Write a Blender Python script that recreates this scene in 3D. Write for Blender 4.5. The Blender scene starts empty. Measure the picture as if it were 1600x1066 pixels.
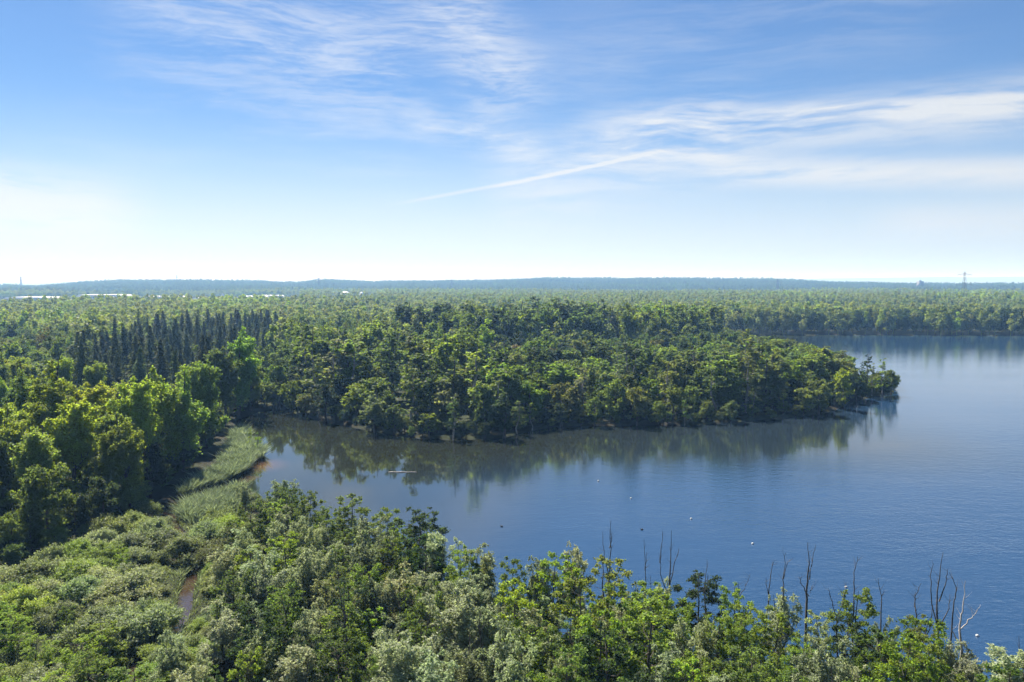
import bpy, math, random
import numpy as np
from mathutils import Vector, Matrix

SC = bpy.context.scene
COL = SC.collection
R = math.radians
F = 1232.0            # focal length in pixels of the 1600 px wide photograph
CAMH = 45.0
HORIZON = 443.0
PITCH = math.atan((533 - HORIZON) / F)

# ------------------------------------------------------------------ camera
cam_d = bpy.data.cameras.new('camera')
cam_d.sensor_width = 36.0
cam_d.lens = 36.0 * F / 1600.0
cam_d.clip_start = 0.5
cam_d.clip_end = 80000.0
cam = bpy.data.objects.new('camera', cam_d)
cam.location = (0, 0, CAMH)
cam.rotation_euler = (math.pi / 2 - PITCH, 0, 0)
COL.objects.link(cam)
SC.camera = cam

# ------------------------------------------------------------------ sun, sky, exposure
SUN_AZ, SUN_EL = R(-32), R(51)       # azimuth from +Y towards +X
sdir = Vector((math.sin(SUN_AZ) * math.cos(SUN_EL), math.cos(SUN_AZ) * math.cos(SUN_EL), math.sin(SUN_EL)))
sun_d = bpy.data.lights.new('sun', 'SUN')
sun_d.energy = 5.0
sun_d.angle = R(0.53)
sun_d.color = (1.0, 0.955, 0.88)
sun = bpy.data.objects.new('sun', sun_d)
sun.rotation_euler = sdir.to_track_quat('Z', 'Y').to_euler()
sun.location = (0, 0, 300)
COL.objects.link(sun)

world = bpy.data.worlds.new('World')
SC.world = world
world.use_nodes = True


class NT:
    """small helper for building node trees"""
    def __init__(self, tree):
        self.t = tree
        self.n = tree.nodes
        self.l = tree.links

    def node(self, kind, **kw):
        nd = self.n.new(kind)
        for k, v in kw.items():
            setattr(nd, k, v)
        return nd

    def put(self, sock, v):
        if hasattr(v, 'is_output') or isinstance(v, bpy.types.NodeSocket):
            self.l.new(v, sock)
        elif v is not None:
            sock.default_value = v

    def math(self, op, a, b=None, c=None, clamp=False):
        nd = self.node('ShaderNodeMath', operation=op, use_clamp=clamp)
        self.put(nd.inputs[0], a)
        if b is not None:
            self.put(nd.inputs[1], b)
        if c is not None:
            self.put(nd.inputs[2], c)
        return nd.outputs[0]

    def vmath(self, op, a, b=None):
        nd = self.node('ShaderNodeVectorMath', operation=op)
        self.put(nd.inputs[0], a)
        if b is not None:
            self.put(nd.inputs[1], b)
        return nd.outputs[0]

    def smooth(self, x, lo, hi, a=0.0, b=1.0):
        nd = self.node('ShaderNodeMapRange', interpolation_type='SMOOTHSTEP')
        self.put(nd.inputs[0], x)
        nd.inputs[1].default_value = lo
        nd.inputs[2].default_value = hi
        nd.inputs[3].default_value = a
        nd.inputs[4].default_value = b
        return nd.outputs[0]

    def noise(self, vec, scale, detail=4, rough=0.55, dist=0.0, dim='3D'):
        nd = self.node('ShaderNodeTexNoise', noise_dimensions=dim)
        self.put(nd.inputs['Vector'], vec)
        nd.inputs['Scale'].default_value = scale
        nd.inputs['Detail'].default_value = detail
        nd.inputs['Roughness'].default_value = rough
        nd.inputs['Distortion'].default_value = dist
        return nd.outputs[0]

    def mix(self, fac, a, b, blend='MIX'):
        nd = self.node('ShaderNodeMix', data_type='RGBA', blend_type=blend)
        self.put(nd.inputs[0], fac)
        self.put(nd.inputs[6], a)
        self.put(nd.inputs[7], b)
        return nd.outputs[2]

    def sep(self, v):
        nd = self.node('ShaderNodeSeparateXYZ')
        self.put(nd.inputs[0], v)
        return nd.outputs

    def comb(self, x, y, z=0.0):
        nd = self.node('ShaderNodeCombineXYZ')
        for i, v in enumerate((x, y, z)):
            self.put(nd.inputs[i], v)
        return nd.outputs[0]


def ray(px, py):
    """world direction of a photograph pixel"""
    x = (px - 800) / F
    v = (533 - py) / F
    c, s = math.cos(PITCH), math.sin(PITCH)
    return Vector((x, c + v * s, v * c - s)).normalized()


def azel(px, py):
    d = ray(px, py)
    return math.atan2(d.x, d.y), math.asin(d.z)


def build_world():
    w = NT(world.node_tree)
    w.n.clear()
    out = w.node('ShaderNodeOutputWorld')
    bg = w.node('ShaderNodeBackground')
    bg.inputs[1].default_value = 0.05
    sky = w.node('ShaderNodeTexSky', sky_type='NISHITA', sun_disc=False)
    sky.sun_elevation = SUN_EL
    sky.sun_rotation = SUN_AZ
    sky.altitude = 60
    sky.air_density = 1.0
    sky.dust_density = 0.05
    sky.ozone_density = 2.2
    tc = w.node('ShaderNodeTexCoord')
    d = tc.outputs['Generated']
    x, y, z = w.sep(d)
    az = w.math('ARCTAN2', x, y)
    el = w.math('ARCSINE', z)
    zc = w.math('MAXIMUM', z, 0.03)
    px = w.math('DIVIDE', x, zc)
    py = w.math('DIVIDE', y, zc)
    plane = w.comb(px, py, 0.0)

    # cirrus fibres: warped noise over the sky's own azimuth and elevation, drawn out along the wind
    sph = w.comb(az, w.math('MULTIPLY', el, 1.25), 0.0)
    warp = w.node('ShaderNodeTexNoise')
    w.put(warp.inputs['Vector'], sph)
    warp.inputs['Scale'].default_value = 3.2
    warp.inputs['Detail'].default_value = 4
    wv = w.vmath('SCALE', w.vmath('SUBTRACT', warp.outputs['Color'], (0.5, 0.5, 0.5)))
    wv.node.inputs['Scale'].default_value = 0.06
    sphw = w.vmath('ADD', sph, wv)

    def fibres(rot, sx, sy, scale, detail, off, warp=0.35):
        m = w.node('ShaderNodeMapping')
        w.put(m.inputs[0], sphw)
        m.inputs['Location'].default_value = (off, off * 1.7, 0)
        m.inputs['Rotation'].default_value = (0, 0, rot)
        m.inputs['Scale'].default_value = (sx, sy, 1)
        return w.noise(m.outputs[0], scale, detail, 0.66, warp)

    fa = fibres(R(22), 1.0, 4.6, 5.0, 12, 3.1, 0.5)
    fine = fibres(R(34), 1.0, 6.0, 17, 8, 5.3, 0.6)
    fa = w.math('ADD', w.math('MULTIPLY', fa, 0.66), w.math('MULTIPLY', fine, 0.34))
    fb = fibres(R(-7), 0.7, 4.6, 5.0, 12, 7.7, 0.4)
    fine2 = fibres(R(-16), 0.8, 6.0, 15, 8, 9.9, 0.5)
    fb = w.math('ADD', w.math('MULTIPLY', fb, 0.70), w.math('MULTIPLY', fine2, 0.30))
    fp = fibres(R(46), 1.0, 4.2, 5.5, 12, 1.9, 0.4)
    fp = w.math('ADD', w.math('MULTIPLY', fp, 0.62), w.math('MULTIPLY', fine, 0.38))
    big = w.noise(plane, 0.55, 4, 0.5, 0.6)

    def blob(px0, py0, px1, py1, half, tail=0.30):
        """soft stretched patch between two photograph directions; half = half height in radians"""
        a0, e0 = azel(px0, py0)
        a1, e1 = azel(px1, py1)
        L = math.hypot(a1 - a0, e1 - e0)
        ux, uy = (a1 - a0) / L, (e1 - e0) / L
        mx, my = (a0 + a1) / 2, (e0 + e1) / 2
        da = w.math('SUBTRACT', az, mx)
        de = w.math('SUBTRACT', el, my)
        u = w.math('ADD', w.math('MULTIPLY', da, ux), w.math('MULTIPLY', de, uy))
        v = w.math('ADD', w.math('MULTIPLY', da, -uy), w.math('MULTIPLY', de, ux))
        mu = w.smooth(w.math('ABSOLUTE', u), L / 2 * (1 - tail), L / 2 * (1 + tail), 1, 0)
        mv = w.smooth(w.math('ABSOLUTE', v), 0.0, half, 1, 0)
        return w.math('MULTIPLY', mu, mv)

    def add(a, b):
        return w.math('ADD', a, b)

    def mul(a, b):
        return w.math('MULTIPLY', a, b)

    fa1 = w.smooth(fa, 0.40, 0.66)
    fb1 = w.smooth(fb, 0.38, 0.66)
    # fanned cirrus over the upper left and the plume beside it
    c = mul(mul(blob(200, -50, 660, 140, 0.16), fa1), 0.50)
    c = add(c, mul(mul(blob(640, -90, 818, 170, 0.085), w.smooth(fp, .36, .66)), 0.75))
    c = add(c, mul(mul(blob(640, 190, 850, 235, 0.035), fa1), 0.55))
    c = add(c, mul(mul(blob(820, 120, 1500, -40, 0.11), fb1), 0.22))
    # long bands over the far end of the lake
    c = add(c, mul(mul(blob(960, 215, 1900, 125, 0.048), w.smooth(fb, 0.36, 0.60)), 0.80))
    c = add(c, mul(blob(1200, 178, 1700, 150, 0.016), mul(w.smooth(fb, 0.25, 0.6), 0.6)))
    c = add(c, mul(mul(blob(1130, 268, 1900, 262, 0.028), w.smooth(fb, 0.32, 0.54)), 0.95))
    c = add(c, mul(mul(blob(780, 300, 1160, 205, 0.085), w.smooth(fb, 0.36, 0.64)), 0.75))
    c = add(c, mul(mul(blob(1380, 350, 1900, 335, 0.035), w.smooth(fb, 0.2, 0.6)), 0.6))
    # white bank low on the sunny side
    c = add(c, mul(mul(blob(-420, 285, 200, 350, 0.07), w.smooth(fa, 0.34, 0.50)), 1.0))
    # vapour trail: two thin lines
    c = add(c, mul(blob(640, 315, 1025, 238, 0.0036, 0.25), mul(w.smooth(fb, .2, .55), 0.6)))
    c = add(c, mul(blob(770, 294, 1000, 243, 0.003, 0.3), mul(w.smooth(fa, .2, .55), 0.45)))
    # thin veil over the whole sky
    veil = mul(w.smooth(big, 0.42, 0.75), w.smooth(fa, 0.35, 0.75))
    c = add(c, mul(veil, 0.16))
    # milky air towards the horizon
    mist = w.math('POWER', w.smooth(el, -0.01, 0.245, 0.98, 0.0), 1.3)
    # forward scattering: air and cloud are brighter on the sun's side
    sd = w.node('ShaderNodeVectorMath', operation='DOT_PRODUCT')
    w.put(sd.inputs[0], d)
    sd.inputs[1].default_value = sdir
    glow = w.smooth(sd.outputs['Value'], 0.0, 1.0, 0.82, 1.08)
    mist = w.math('MULTIPLY', mist, w.smooth(sd.outputs['Value'], 0.1, 0.75, 0.72, 1.0))
    # screen the cloud over the mist
    c = w.math('SUBTRACT', 1.0, w.math('MULTIPLY', w.math('SUBTRACT', 1.0, w.math('MINIMUM', c, 0.95)), w.math('SUBTRACT', 1.0, mist)))
    cl = w.vmath('SCALE', (6.3, 6.5, 6.7))
    cl.node.inputs['Scale'].default_value = 1.0
    w.put(cl.node.inputs['Scale'], glow)
    tint = w.mix(1.0, sky.outputs[0], (0.49, 0.63, 0.82, 1), 'MULTIPLY')
    colr = w.mix(c, tint, cl)
    w.put(bg.inputs[0], colr)
    w.l.new(bg.outputs[0], out.inputs[0])


build_world()
SC.view_settings.view_transform = 'Standard'
SC.view_settings.look = 'None'
SC.view_settings.exposure = 1.4
SC.view_settings.gamma = 1.0
SC.view_settings.use_curve_mapping = False
SC.render.engine = 'CYCLES'
cy = SC.cycles
cy.max_bounces = 5
cy.diffuse_bounces = 3
cy.glossy_bounces = 3
cy.transmission_bounces = 4
cy.transparent_max_bounces = 4
cy.volume_bounces = 0
cy.caustics_reflective = False
cy.caustics_refractive = False
cy.use_denoising = True
cy.denoiser = 'OPENIMAGEDENOISE'
cy.denoising_input_passes = 'RGB_ALBEDO_NORMAL'
cy.sample_clamp_indirect = 4.0

# ------------------------------------------------------------------ helpers
rng = np.random.default_rng(11)
random.seed(5)


def G(px, py, z=0.0):
    """ground point under a photograph pixel"""
    d = ray(px, py)
    t = (z - CAMH) / d.z
    return (d.x * t, d.y * t)


def P(px, d):
    return ((px - 800) / F * d, d)


def pix(x, y, z):
    c, s = math.cos(PITCH), math.sin(PITCH)
    dz = z - CAMH
    depth = y * c - dz * s
    up = y * s + dz * c
    return 800 + F * x / depth, 533 - F * up / depth


def mesh_np(name, verts, quads, mats=(), lf=None, tris=None, smooth=False):
    me = bpy.data.meshes.new(name)
    verts = np.asarray(verts, dtype=np.float32)
    me.vertices.add(len(verts))
    me.vertices.foreach_set('co', verts.ravel())
    quads = np.asarray(quads, dtype=np.int32)
    k = quads.shape[1]
    me.loops.add(quads.size)
    me.loops.foreach_set('vertex_index', quads.ravel())
    me.polygons.add(len(quads))
    me.polygons.foreach_set('loop_start', np.arange(0, quads.size, k, dtype=np.int32))
    if smooth:
        me.polygons.foreach_set('use_smooth', np.ones(len(quads), dtype=bool))
    for m in mats:
        me.materials.append(m)
    if lf is not None:
        a = me.attributes.new('lf', 'FLOAT', 'FACE')
        a.data.foreach_set('value', np.asarray(lf, dtype=np.float32))
    me.update(calc_edges=True)
    return me


def tag(o, label=None, cat=None, group=None, kind=None):
    if label:
        o['label'] = label
    if cat:
        o['category'] = cat
    if group:
        o['group'] = group
    if kind:
        o['kind'] = kind
    return o


def link(name, me, parent=None):
    o = bpy.data.objects.new(name, me)
    COL.objects.link(o)
    if parent is not None:
        o.parent = parent
    return o


class MB:
    """collects tubes, boxes and lathes into one mesh (all quads)"""
    def __init__(self):
        self.v, self.q, self.n = [], [], 0

    def add(self, v, q):
        self.v.append(np.asarray(v, float))
        self.q.append(np.asarray(q, int) + self.n)
        self.n += len(v)

    def tube(self, pts, rad, sides=5):
        pts = np.asarray(pts, float)
        n = len(pts)
        rad = np.broadcast_to(np.asarray(rad, float), (n,))
        t = np.gradient(pts, axis=0)
        t /= np.linalg.norm(t, axis=1)[:, None] + 1e-9
        ref = np.where(np.abs(t[:, 2:3]) > 0.9, np.array([[1., 0, 0]]), np.array([[0, 0, 1.]]))
        a = np.cross(t, ref)
        a /= np.linalg.norm(a, axis=1)[:, None] + 1e-9
        b = np.cross(t, a)
        an = np.linspace(0, 2 * np.pi, sides, endpoint=False)
        v = pts[:, None] + rad[:, None, None] * (a[:, None] * np.cos(an)[None, :, None] + b[:, None] * np.sin(an)[None, :, None])
        q = []
        for i in range(n - 1):
            for j in range(sides):
                k = (j + 1) % sides
                q.append((i * sides + j, i * sides + k, (i + 1) * sides + k, (i + 1) * sides + j))
        self.add(v.reshape(-1, 3), q)

    def box(self, c, s, rz=0.0):
        c = np.asarray(c, float)
        h = np.asarray(s, float) / 2
        v = np.array([(x, y, z) for z in (-1, 1) for x, y in ((-1, -1), (1, -1), (1, 1), (-1, 1))], float) * h
        ca, sa = math.cos(rz), math.sin(rz)
        v = np.stack([v[:, 0] * ca - v[:, 1] * sa, v[:, 0] * sa + v[:, 1] * ca, v[:, 2]], 1) + c
        self.add(v, [(3, 2, 1, 0), (4, 5, 6, 7), (0, 1, 5, 4), (1, 2, 6, 5), (2, 3, 7, 6), (3, 0, 4, 7)])

    def lathe(self, prof, sides=12, c=(0, 0, 0)):
        an = np.linspace(0, 2 * np.pi, sides, endpoint=False)
        v = []
        for r, z in prof:
            for a in an:
                v.append((c[0] + max(r, 1e-3) * math.cos(a), c[1] + max(r, 1e-3) * math.sin(a), c[2] + z))
        q = []
        for i in range(len(prof) - 1):
            for j in range(sides):
                k = (j + 1) % sides
                q.append((i * sides + j, i * sides + k, (i + 1) * sides + k, (i + 1) * sides + j))
        self.add(v, q)

    def mesh(self, name, mat, smooth=False):
        return mesh_np(name, np.concatenate(self.v), np.concatenate(self.q), [mat], smooth=smooth)


# ------------------------------------------------------------------ materials
def mat(name):
    m = bpy.data.materials.new(name)
    m.use_nodes = True
    t = NT(m.node_tree)
    t.n.clear()
    out = t.node('ShaderNodeOutputMaterial')
    return m, t, out


def leaf_material(name, silver=0.0, trans=0.5, instancer=False, rough=0.55, through=(1.62, 1.68, 0.60, 1)):
    m, t, out = mat(name)
    if instancer:
        a = t.node('ShaderNodeAttribute', attribute_type='INSTANCER', attribute_name='tint')
        base = a.outputs['Color']
    else:
        a = t.node('ShaderNodeObjectInfo')
        base = a.outputs['Color']
    lf = t.node('ShaderNodeAttribute', attribute_type='GEOMETRY', attribute_name='lf')
    f = lf.outputs['Fac']
    hs = t.node('ShaderNodeHueSaturation')
    t.put(hs.inputs['Color'], base)
    t.put(hs.inputs['Hue'], t.smooth(f, 0, 1, 0.485, 0.515))
    t.put(hs.inputs['Saturation'], t.smooth(f, 0, 1, 1.08, 0.92))
    t.put(hs.inputs['Value'], t.math('MULTIPLY_ADD', f, 0.4 if instancer else 0.7, 0.8 if instancer else 0.65))
    col = hs.outputs[0]
    if silver > 0:
        col = t.mix(t.smooth(f, 0.5, 0.95, 0.0, silver), col, (0.52, 0.55, 0.42, 1))
    di = t.node('ShaderNodeBsdfPrincipled')
    t.put(di.inputs['Base Color'], col)
    di.inputs['Roughness'].default_value = rough
    di.inputs['Specular IOR Level'].default_value = 0.12
    tr = t.node('ShaderNodeBsdfTranslucent')
    t.put(tr.inputs[0], t.mix(1.0, col, through, 'MULTIPLY'))
    mx = t.node('ShaderNodeMixShader')
    mx.inputs[0].default_value = trans
    t.l.new(di.outputs[0], mx.inputs[1])
    t.l.new(tr.outputs[0], mx.inputs[2])
    t.l.new(mx.outputs[0], out.inputs[0])
    return m


def bark_material(name, c1, c2, scale=3.0):
    m, t, out = mat(name)
    tc = t.node('ShaderNodeTexCoord')
    mp = t.node('ShaderNodeMapping')
    t.put(mp.inputs[0], tc.outputs['Object'])
    mp.inputs['Scale'].default_value = (1, 1, 0.25)
    n = t.noise(mp.outputs[0], scale, 5, 0.65)
    p = t.node('ShaderNodeBsdfPrincipled')
    t.put(p.inputs['Base Color'], t.mix(t.smooth(n, 0.35, 0.65), c1 + (1,), c2 + (1,)))
    p.inputs['Roughness'].default_value = 0.85
    t.l.new(p.outputs[0], out.inputs[0])
    return m


def plain(name, c, rough=0.6, var=0.15, scale=0.3, metal=0.0):
    m, t, out = mat(name)
    tc = t.node('ShaderNodeTexCoord')
    n = t.noise(tc.outputs['Object'], scale, 4, 0.6)
    p = t.node('ShaderNodeBsdfPrincipled')
    lo = tuple(v * (1 - var) for v in c) + (1,)
    hi = tuple(min(1, v * (1 + var)) for v in c) + (1,)
    t.put(p.inputs['Base Color'], t.mix(n, lo, hi))
    p.inputs['Roughness'].default_value = rough
    p.inputs['Metallic'].default_value = metal
    t.l.new(p.outputs[0], out.inputs[0])
    return m


M_leaf = leaf_material('broad leaves', trans=0.52)
M_needle = leaf_material('needles', trans=0.25, rough=0.7)
M_silver = leaf_material('willow leaves', silver=0.8, trans=0.46, through=(1.40, 1.50, 0.85, 1))
M_bush = leaf_material('scrub leaves', silver=0.35, trans=0.46, through=(1.5, 1.62, 0.7, 1))
M_far = leaf_material('far canopy leaves', trans=0.46, instancer=True)
M_bark = bark_material('grey brown bark', (0.045, 0.035, 0.028), (0.13, 0.105, 0.085))
M_pale = bark_material('pale bark', (0.16, 0.14, 0.115), (0.34, 0.31, 0.27))
M_dead = bark_material('weathered dead wood', (0.032, 0.027, 0.024), (0.125, 0.108, 0.094), 2.0)
M_bleach = bark_material('bleached dead wood', (0.30, 0.26, 0.22), (0.52, 0.47, 0.42), 2.0)

# ------------------------------------------------------------------ plan of the place: lake outline, stream
front_shore = [(375, 668), (380, 655), (412, 643), (440, 641), (462, 650), (500, 660), (545, 668), (600, 680), (650, 686),
               (720, 689), (790, 687), (832, 676), (872, 668), (960, 667), (1020, 665), (1080, 667), (1150, 661), (1250, 653),
               (1312, 643), (1332, 630), (1370, 622), (1400, 617)]
tip_back = [(1406, 611), (1390, 602), (1330, 588), (1280, 575), (1220, 558), (1150, 544), (1105, 534), (1088, 528), (1120, 525),
            (1250, 524), (1400, 524.5), (1620, 525.5)]
near_shore = [(1700, 1180), (1600, 1120), (1431, 1083), (1200, 1040), (1025, 1008), (850, 985), (760, 945), (680, 905), (600, 868),
              (520, 838), (460, 806), (425, 782), (400, 764), (388, 752), (392, 730), (396, 712), (388, 690)]
LAKE = [G(*p) for p in front_shore] + [G(*p) for p in tip_back]
LAKE += [(800, 650), (1100, 560), (1200, 350), (900, 140), (500, 60), (220, 30), (110, 50)]
LAKE += [G(*p) for p in near_shore]
LAKE = np.array(LAKE)
STREAM = [(392, 744, 3.6), (362, 758, 3.0), (330, 768, 2.6), (300, 780, 2.4), (274, 792, 2.6), (262, 810, 2.4), (272, 830, 2.0), (298, 850, 2.0),
          (316, 868, 1.4), (316, 884, 1.3), (302, 900, 1.3), (292, 925, 1.5), (288, 952, 1.6), (282, 972, 1.2), (255, 1005, 1.6), (236, 1022, 2.2),
          (222, 1040, 1.8), (200, 1075, 2.0), (170, 1130, 2.0)]
ST = np.array([G(a, b) + (w,) for a, b, w in STREAM])


def smooth_line(a, k=5):
    n = len(a)
    out = []
    for i in range(n - 1):
        p0, p1, p2, p3 = a[max(i - 1, 0)], a[i], a[i + 1], a[min(i + 2, n - 1)]
        for s in np.linspace(0, 1, k, endpoint=False):
            out.append(0.5 * ((2 * p1) + (-p0 + p2) * s + (2 * p0 - 5 * p1 + 4 * p2 - p3) * s * s + (-p0 + 3 * p1 - 3 * p2 + p3) * s ** 3))
    out.append(a[-1])
    return np.array(out)


ST = smooth_line(ST)


def seg_dist(pts, poly, closed=True):
    pts = np.asarray(pts, float)
    a = poly
    b = np.roll(poly, -1, axis=0) if closed else poly[1:]
    if not closed:
        a = poly[:-1]
    best = np.full(len(pts), 1e9)
    for i in range(len(a)):
        ab = b[i] - a[i]
        t = np.clip(((pts - a[i]) @ ab) / (ab @ ab + 1e-9), 0, 1)
        d = np.hypot(*(pts - a[i] - t[:, None] * ab).T)
        best = np.minimum(best, d)
    return best


def inside(pts, poly):
    pts = np.asarray(pts, float)
    poly = np.asarray(poly, float)
    x, y = pts[:, 0], pts[:, 1]
    r = np.zeros(len(pts), bool)
    n = len(poly)
    j = n - 1
    for i in range(n):
        xi, yi = poly[i]
        xj, yj = poly[j]
        c = ((yi > y) != (yj > y)) & (x < (xj - xi) * (y - yi) / (yj - yi + 1e-12) + xi)
        r ^= c
        j = i
    return r


def lake_sd(pts):
    """positive on land"""
    d = seg_dist(pts, LAKE)
    return np.where(inside(pts, LAKE), -d, d)


def stream_sd(pts):
    pts = np.asarray(pts, float)
    best = np.full(len(pts), 1e9)
    for i in range(len(ST) - 1):
        a, b = ST[i, :2], ST[i + 1, :2]
        ab = b - a
        t = np.clip(((pts - a) @ ab) / (ab @ ab + 1e-9), 0, 1)
        d = np.hypot(*(pts - a - t[:, None] * ab).T) - (ST[i, 2] * (1 - t) + ST[i + 1, 2] * t) / 2
        best = np.minimum(best, d)
    return best


def vnoise(x, y, s, seed=0):
    """cheap smooth value noise"""
    x = np.asarray(x) / s
    y = np.asarray(y) / s
    xi, yi = np.floor(x).astype(np.int64), np.floor(y).astype(np.int64)
    fx, fy = x - xi, y - yi
    fx, fy = fx * fx * (3 - 2 * fx), fy * fy * (3 - 2 * fy)

    def h(a, b):
        n = (a * 374761393 + b * 668265263 + seed * 974711) & 0x7fffffff
        n = (n ^ (n >> 13)) * 1274126177 & 0x7fffffff
        return ((n ^ (n >> 16)) & 0xffff) / 65535.0
    return (h(xi, yi) * (1 - fx) + h(xi + 1, yi) * fx) * (1 - fy) + (h(xi, yi + 1) * (1 - fx) + h(xi + 1, yi + 1) * fx) * fy


# skyline of the wooded hills: photograph x -> y
SKX = [-900, -300, 0, 60, 100, 130, 200, 300, 400, 470, 490, 510, 550, 585, 640, 740, 800, 860, 920, 1000, 1150, 1250, 1310, 1400, 1600, 2400]
SKY_Y = [445, 446, 447, 448, 445, 442.5, 440.5, 440, 441, 443, 440, 438.5, 440.5, 443, 441.5, 440, 438, 436.5, 437.5, 436, 437.5, 440, 442.5, 444.5, 446, 446]


def ground_z(x, y, sd=None):
    x = np.asarray(x, float)
    y = np.asarray(y, float)
    d = np.hypot(x, y)
    z = 0.7 + 0.5 * (vnoise(x, y, 23, 3) - 0.5)
    px = 800 + F * np.tan(np.clip(np.arctan2(x, y), -1.2, 1.2))
    back = y < d * 0.3
    sk = np.interp(px, SKX, SKY_Y)
    top = 45 + (443 - sk) * 5000 / F - 14
    ramp = np.clip((d - 2900) / 2100, 0, 1)
    ramp = ramp * ramp * (3 - 2 * ramp)
    fall = np.clip((d - 5000) / 2500, 0, 1)
    hz = np.maximum(top, 0) * ramp * (1 - fall)
    hz += ramp * (1 - fall) * (vnoise(x, y, 700, 9) - 0.5) * 9 * np.clip((5000 - d) / 1000, 0, 1)
    return z + np.where(back, 0, hz)


# ------------------------------------------------------------------ ground sheet
def build_ground():
    fine = np.radians(np.concatenate([np.linspace(-180, -62, 24, endpoint=False), np.linspace(-62, -37, 40, endpoint=False),
                                      np.linspace(-37, 37, 300, endpoint=False), np.linspace(37, 62, 40, endpoint=False), np.linspace(62, 180, 24)]))
    rr = [2.0, 20, 40]
    r = 55.0
    while r < 26000:
        rr.append(r)
        r *= 1.011 if r < 320 else (1.02 if r < 900 else 1.03)
    rr.append(30000)
    rr = np.array(rr)
    A, D = np.meshgrid(fine, rr)
    X, Y = D * np.sin(A), D * np.cos(A)
    pts = np.stack([X.ravel(), Y.ravel()], 1)
    z = ground_z(pts[:, 0], pts[:, 1])
    near = np.hypot(pts[:, 0], pts[:, 1]) < 1700
    sd = np.full(len(pts), 99.0)
    sd[near] = lake_sd(pts[near])
    ss = np.full(len(pts), 99.0)
    nn = np.hypot(pts[:, 0], pts[:, 1]) < 230
    ss[nn] = stream_sd(pts[nn])
    k = np.clip((sd + 1.2) / 4.0, 0, 1)
    z = -1.6 + (z + 1.6) * k
    k = np.clip((ss + 0.55) / 1.5, 0, 1)
    z = np.minimum(z, -0.7 + (z + 0.7) * k)
    nr, na = X.shape
    i = np.arange(nr - 1)[:, None] * na
    j = np.arange(na - 1)[None]
    q = np.stack([i + j, i + j + 1, i + na + j + 1, i + na + j], -1).reshape(-1, 4)
    m, t, out = mat('forest floor and marsh')
    g = t.node('ShaderNodeNewGeometry')
    pos = g.outputs['Position']
    n1 = t.noise(pos, 0.35, 6, 0.65)
    n2 = t.noise(pos, 0.045, 5, 0.6)
    c = t.mix(t.smooth(n1, 0.35, 0.65), (0.014, 0.018, 0.007, 1), (0.038, 0.045, 0.016, 1))
    c = t.mix(t.smooth(n2, 0.45, 0.62), c, (0.030, 0.026, 0.016, 1))
    # closed canopy on the far hills, where single crowns can no longer be told apart
    x, y, zz = t.sep(pos)
    dist = t.math('SQRT', t.math('ADD', t.math('MULTIPLY', x, x), t.math('MULTIPLY', y, y)))
    n3 = t.noise(pos, 0.06, 5, 0.7)
    n4 = t.noise(pos, 0.006, 4, 0.6)
    can = t.mix(t.smooth(n3, 0.38, 0.62), (0.016, 0.028, 0.012, 1), (0.055, 0.085, 0.026, 1))
    can = t.mix(t.smooth(n4, 0.45, 0.65), can, (0.075, 0.088, 0.034, 1))
    c = t.mix(t.smooth(dist, 2600, 3000), c, can)
    p = t.node('ShaderNodeBsdfPrincipled')
    t.put(p.inputs['Base Color'], c)
    p.inputs['Roughness'].default_value = 0.95
    p.inputs['Specular IOR Level'].default_value = 0.1
    b = t.node('ShaderNodeBump')
    b.inputs['Strength'].default_value = 0.8
    b.inputs['Distance'].default_value = 0.5
    t.put(b.inputs['Height'], n1)
    t.l.new(b.outputs[0], p.inputs['Normal'])
    t.l.new(p.outputs[0], out.inputs[0])
    me = mesh_np('ground', np.stack([pts[:, 0], pts[:, 1], z], 1), q[:, ::-1], [m], smooth=True)
    return tag(link('ground', me), kind='structure')


build_ground()


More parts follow.
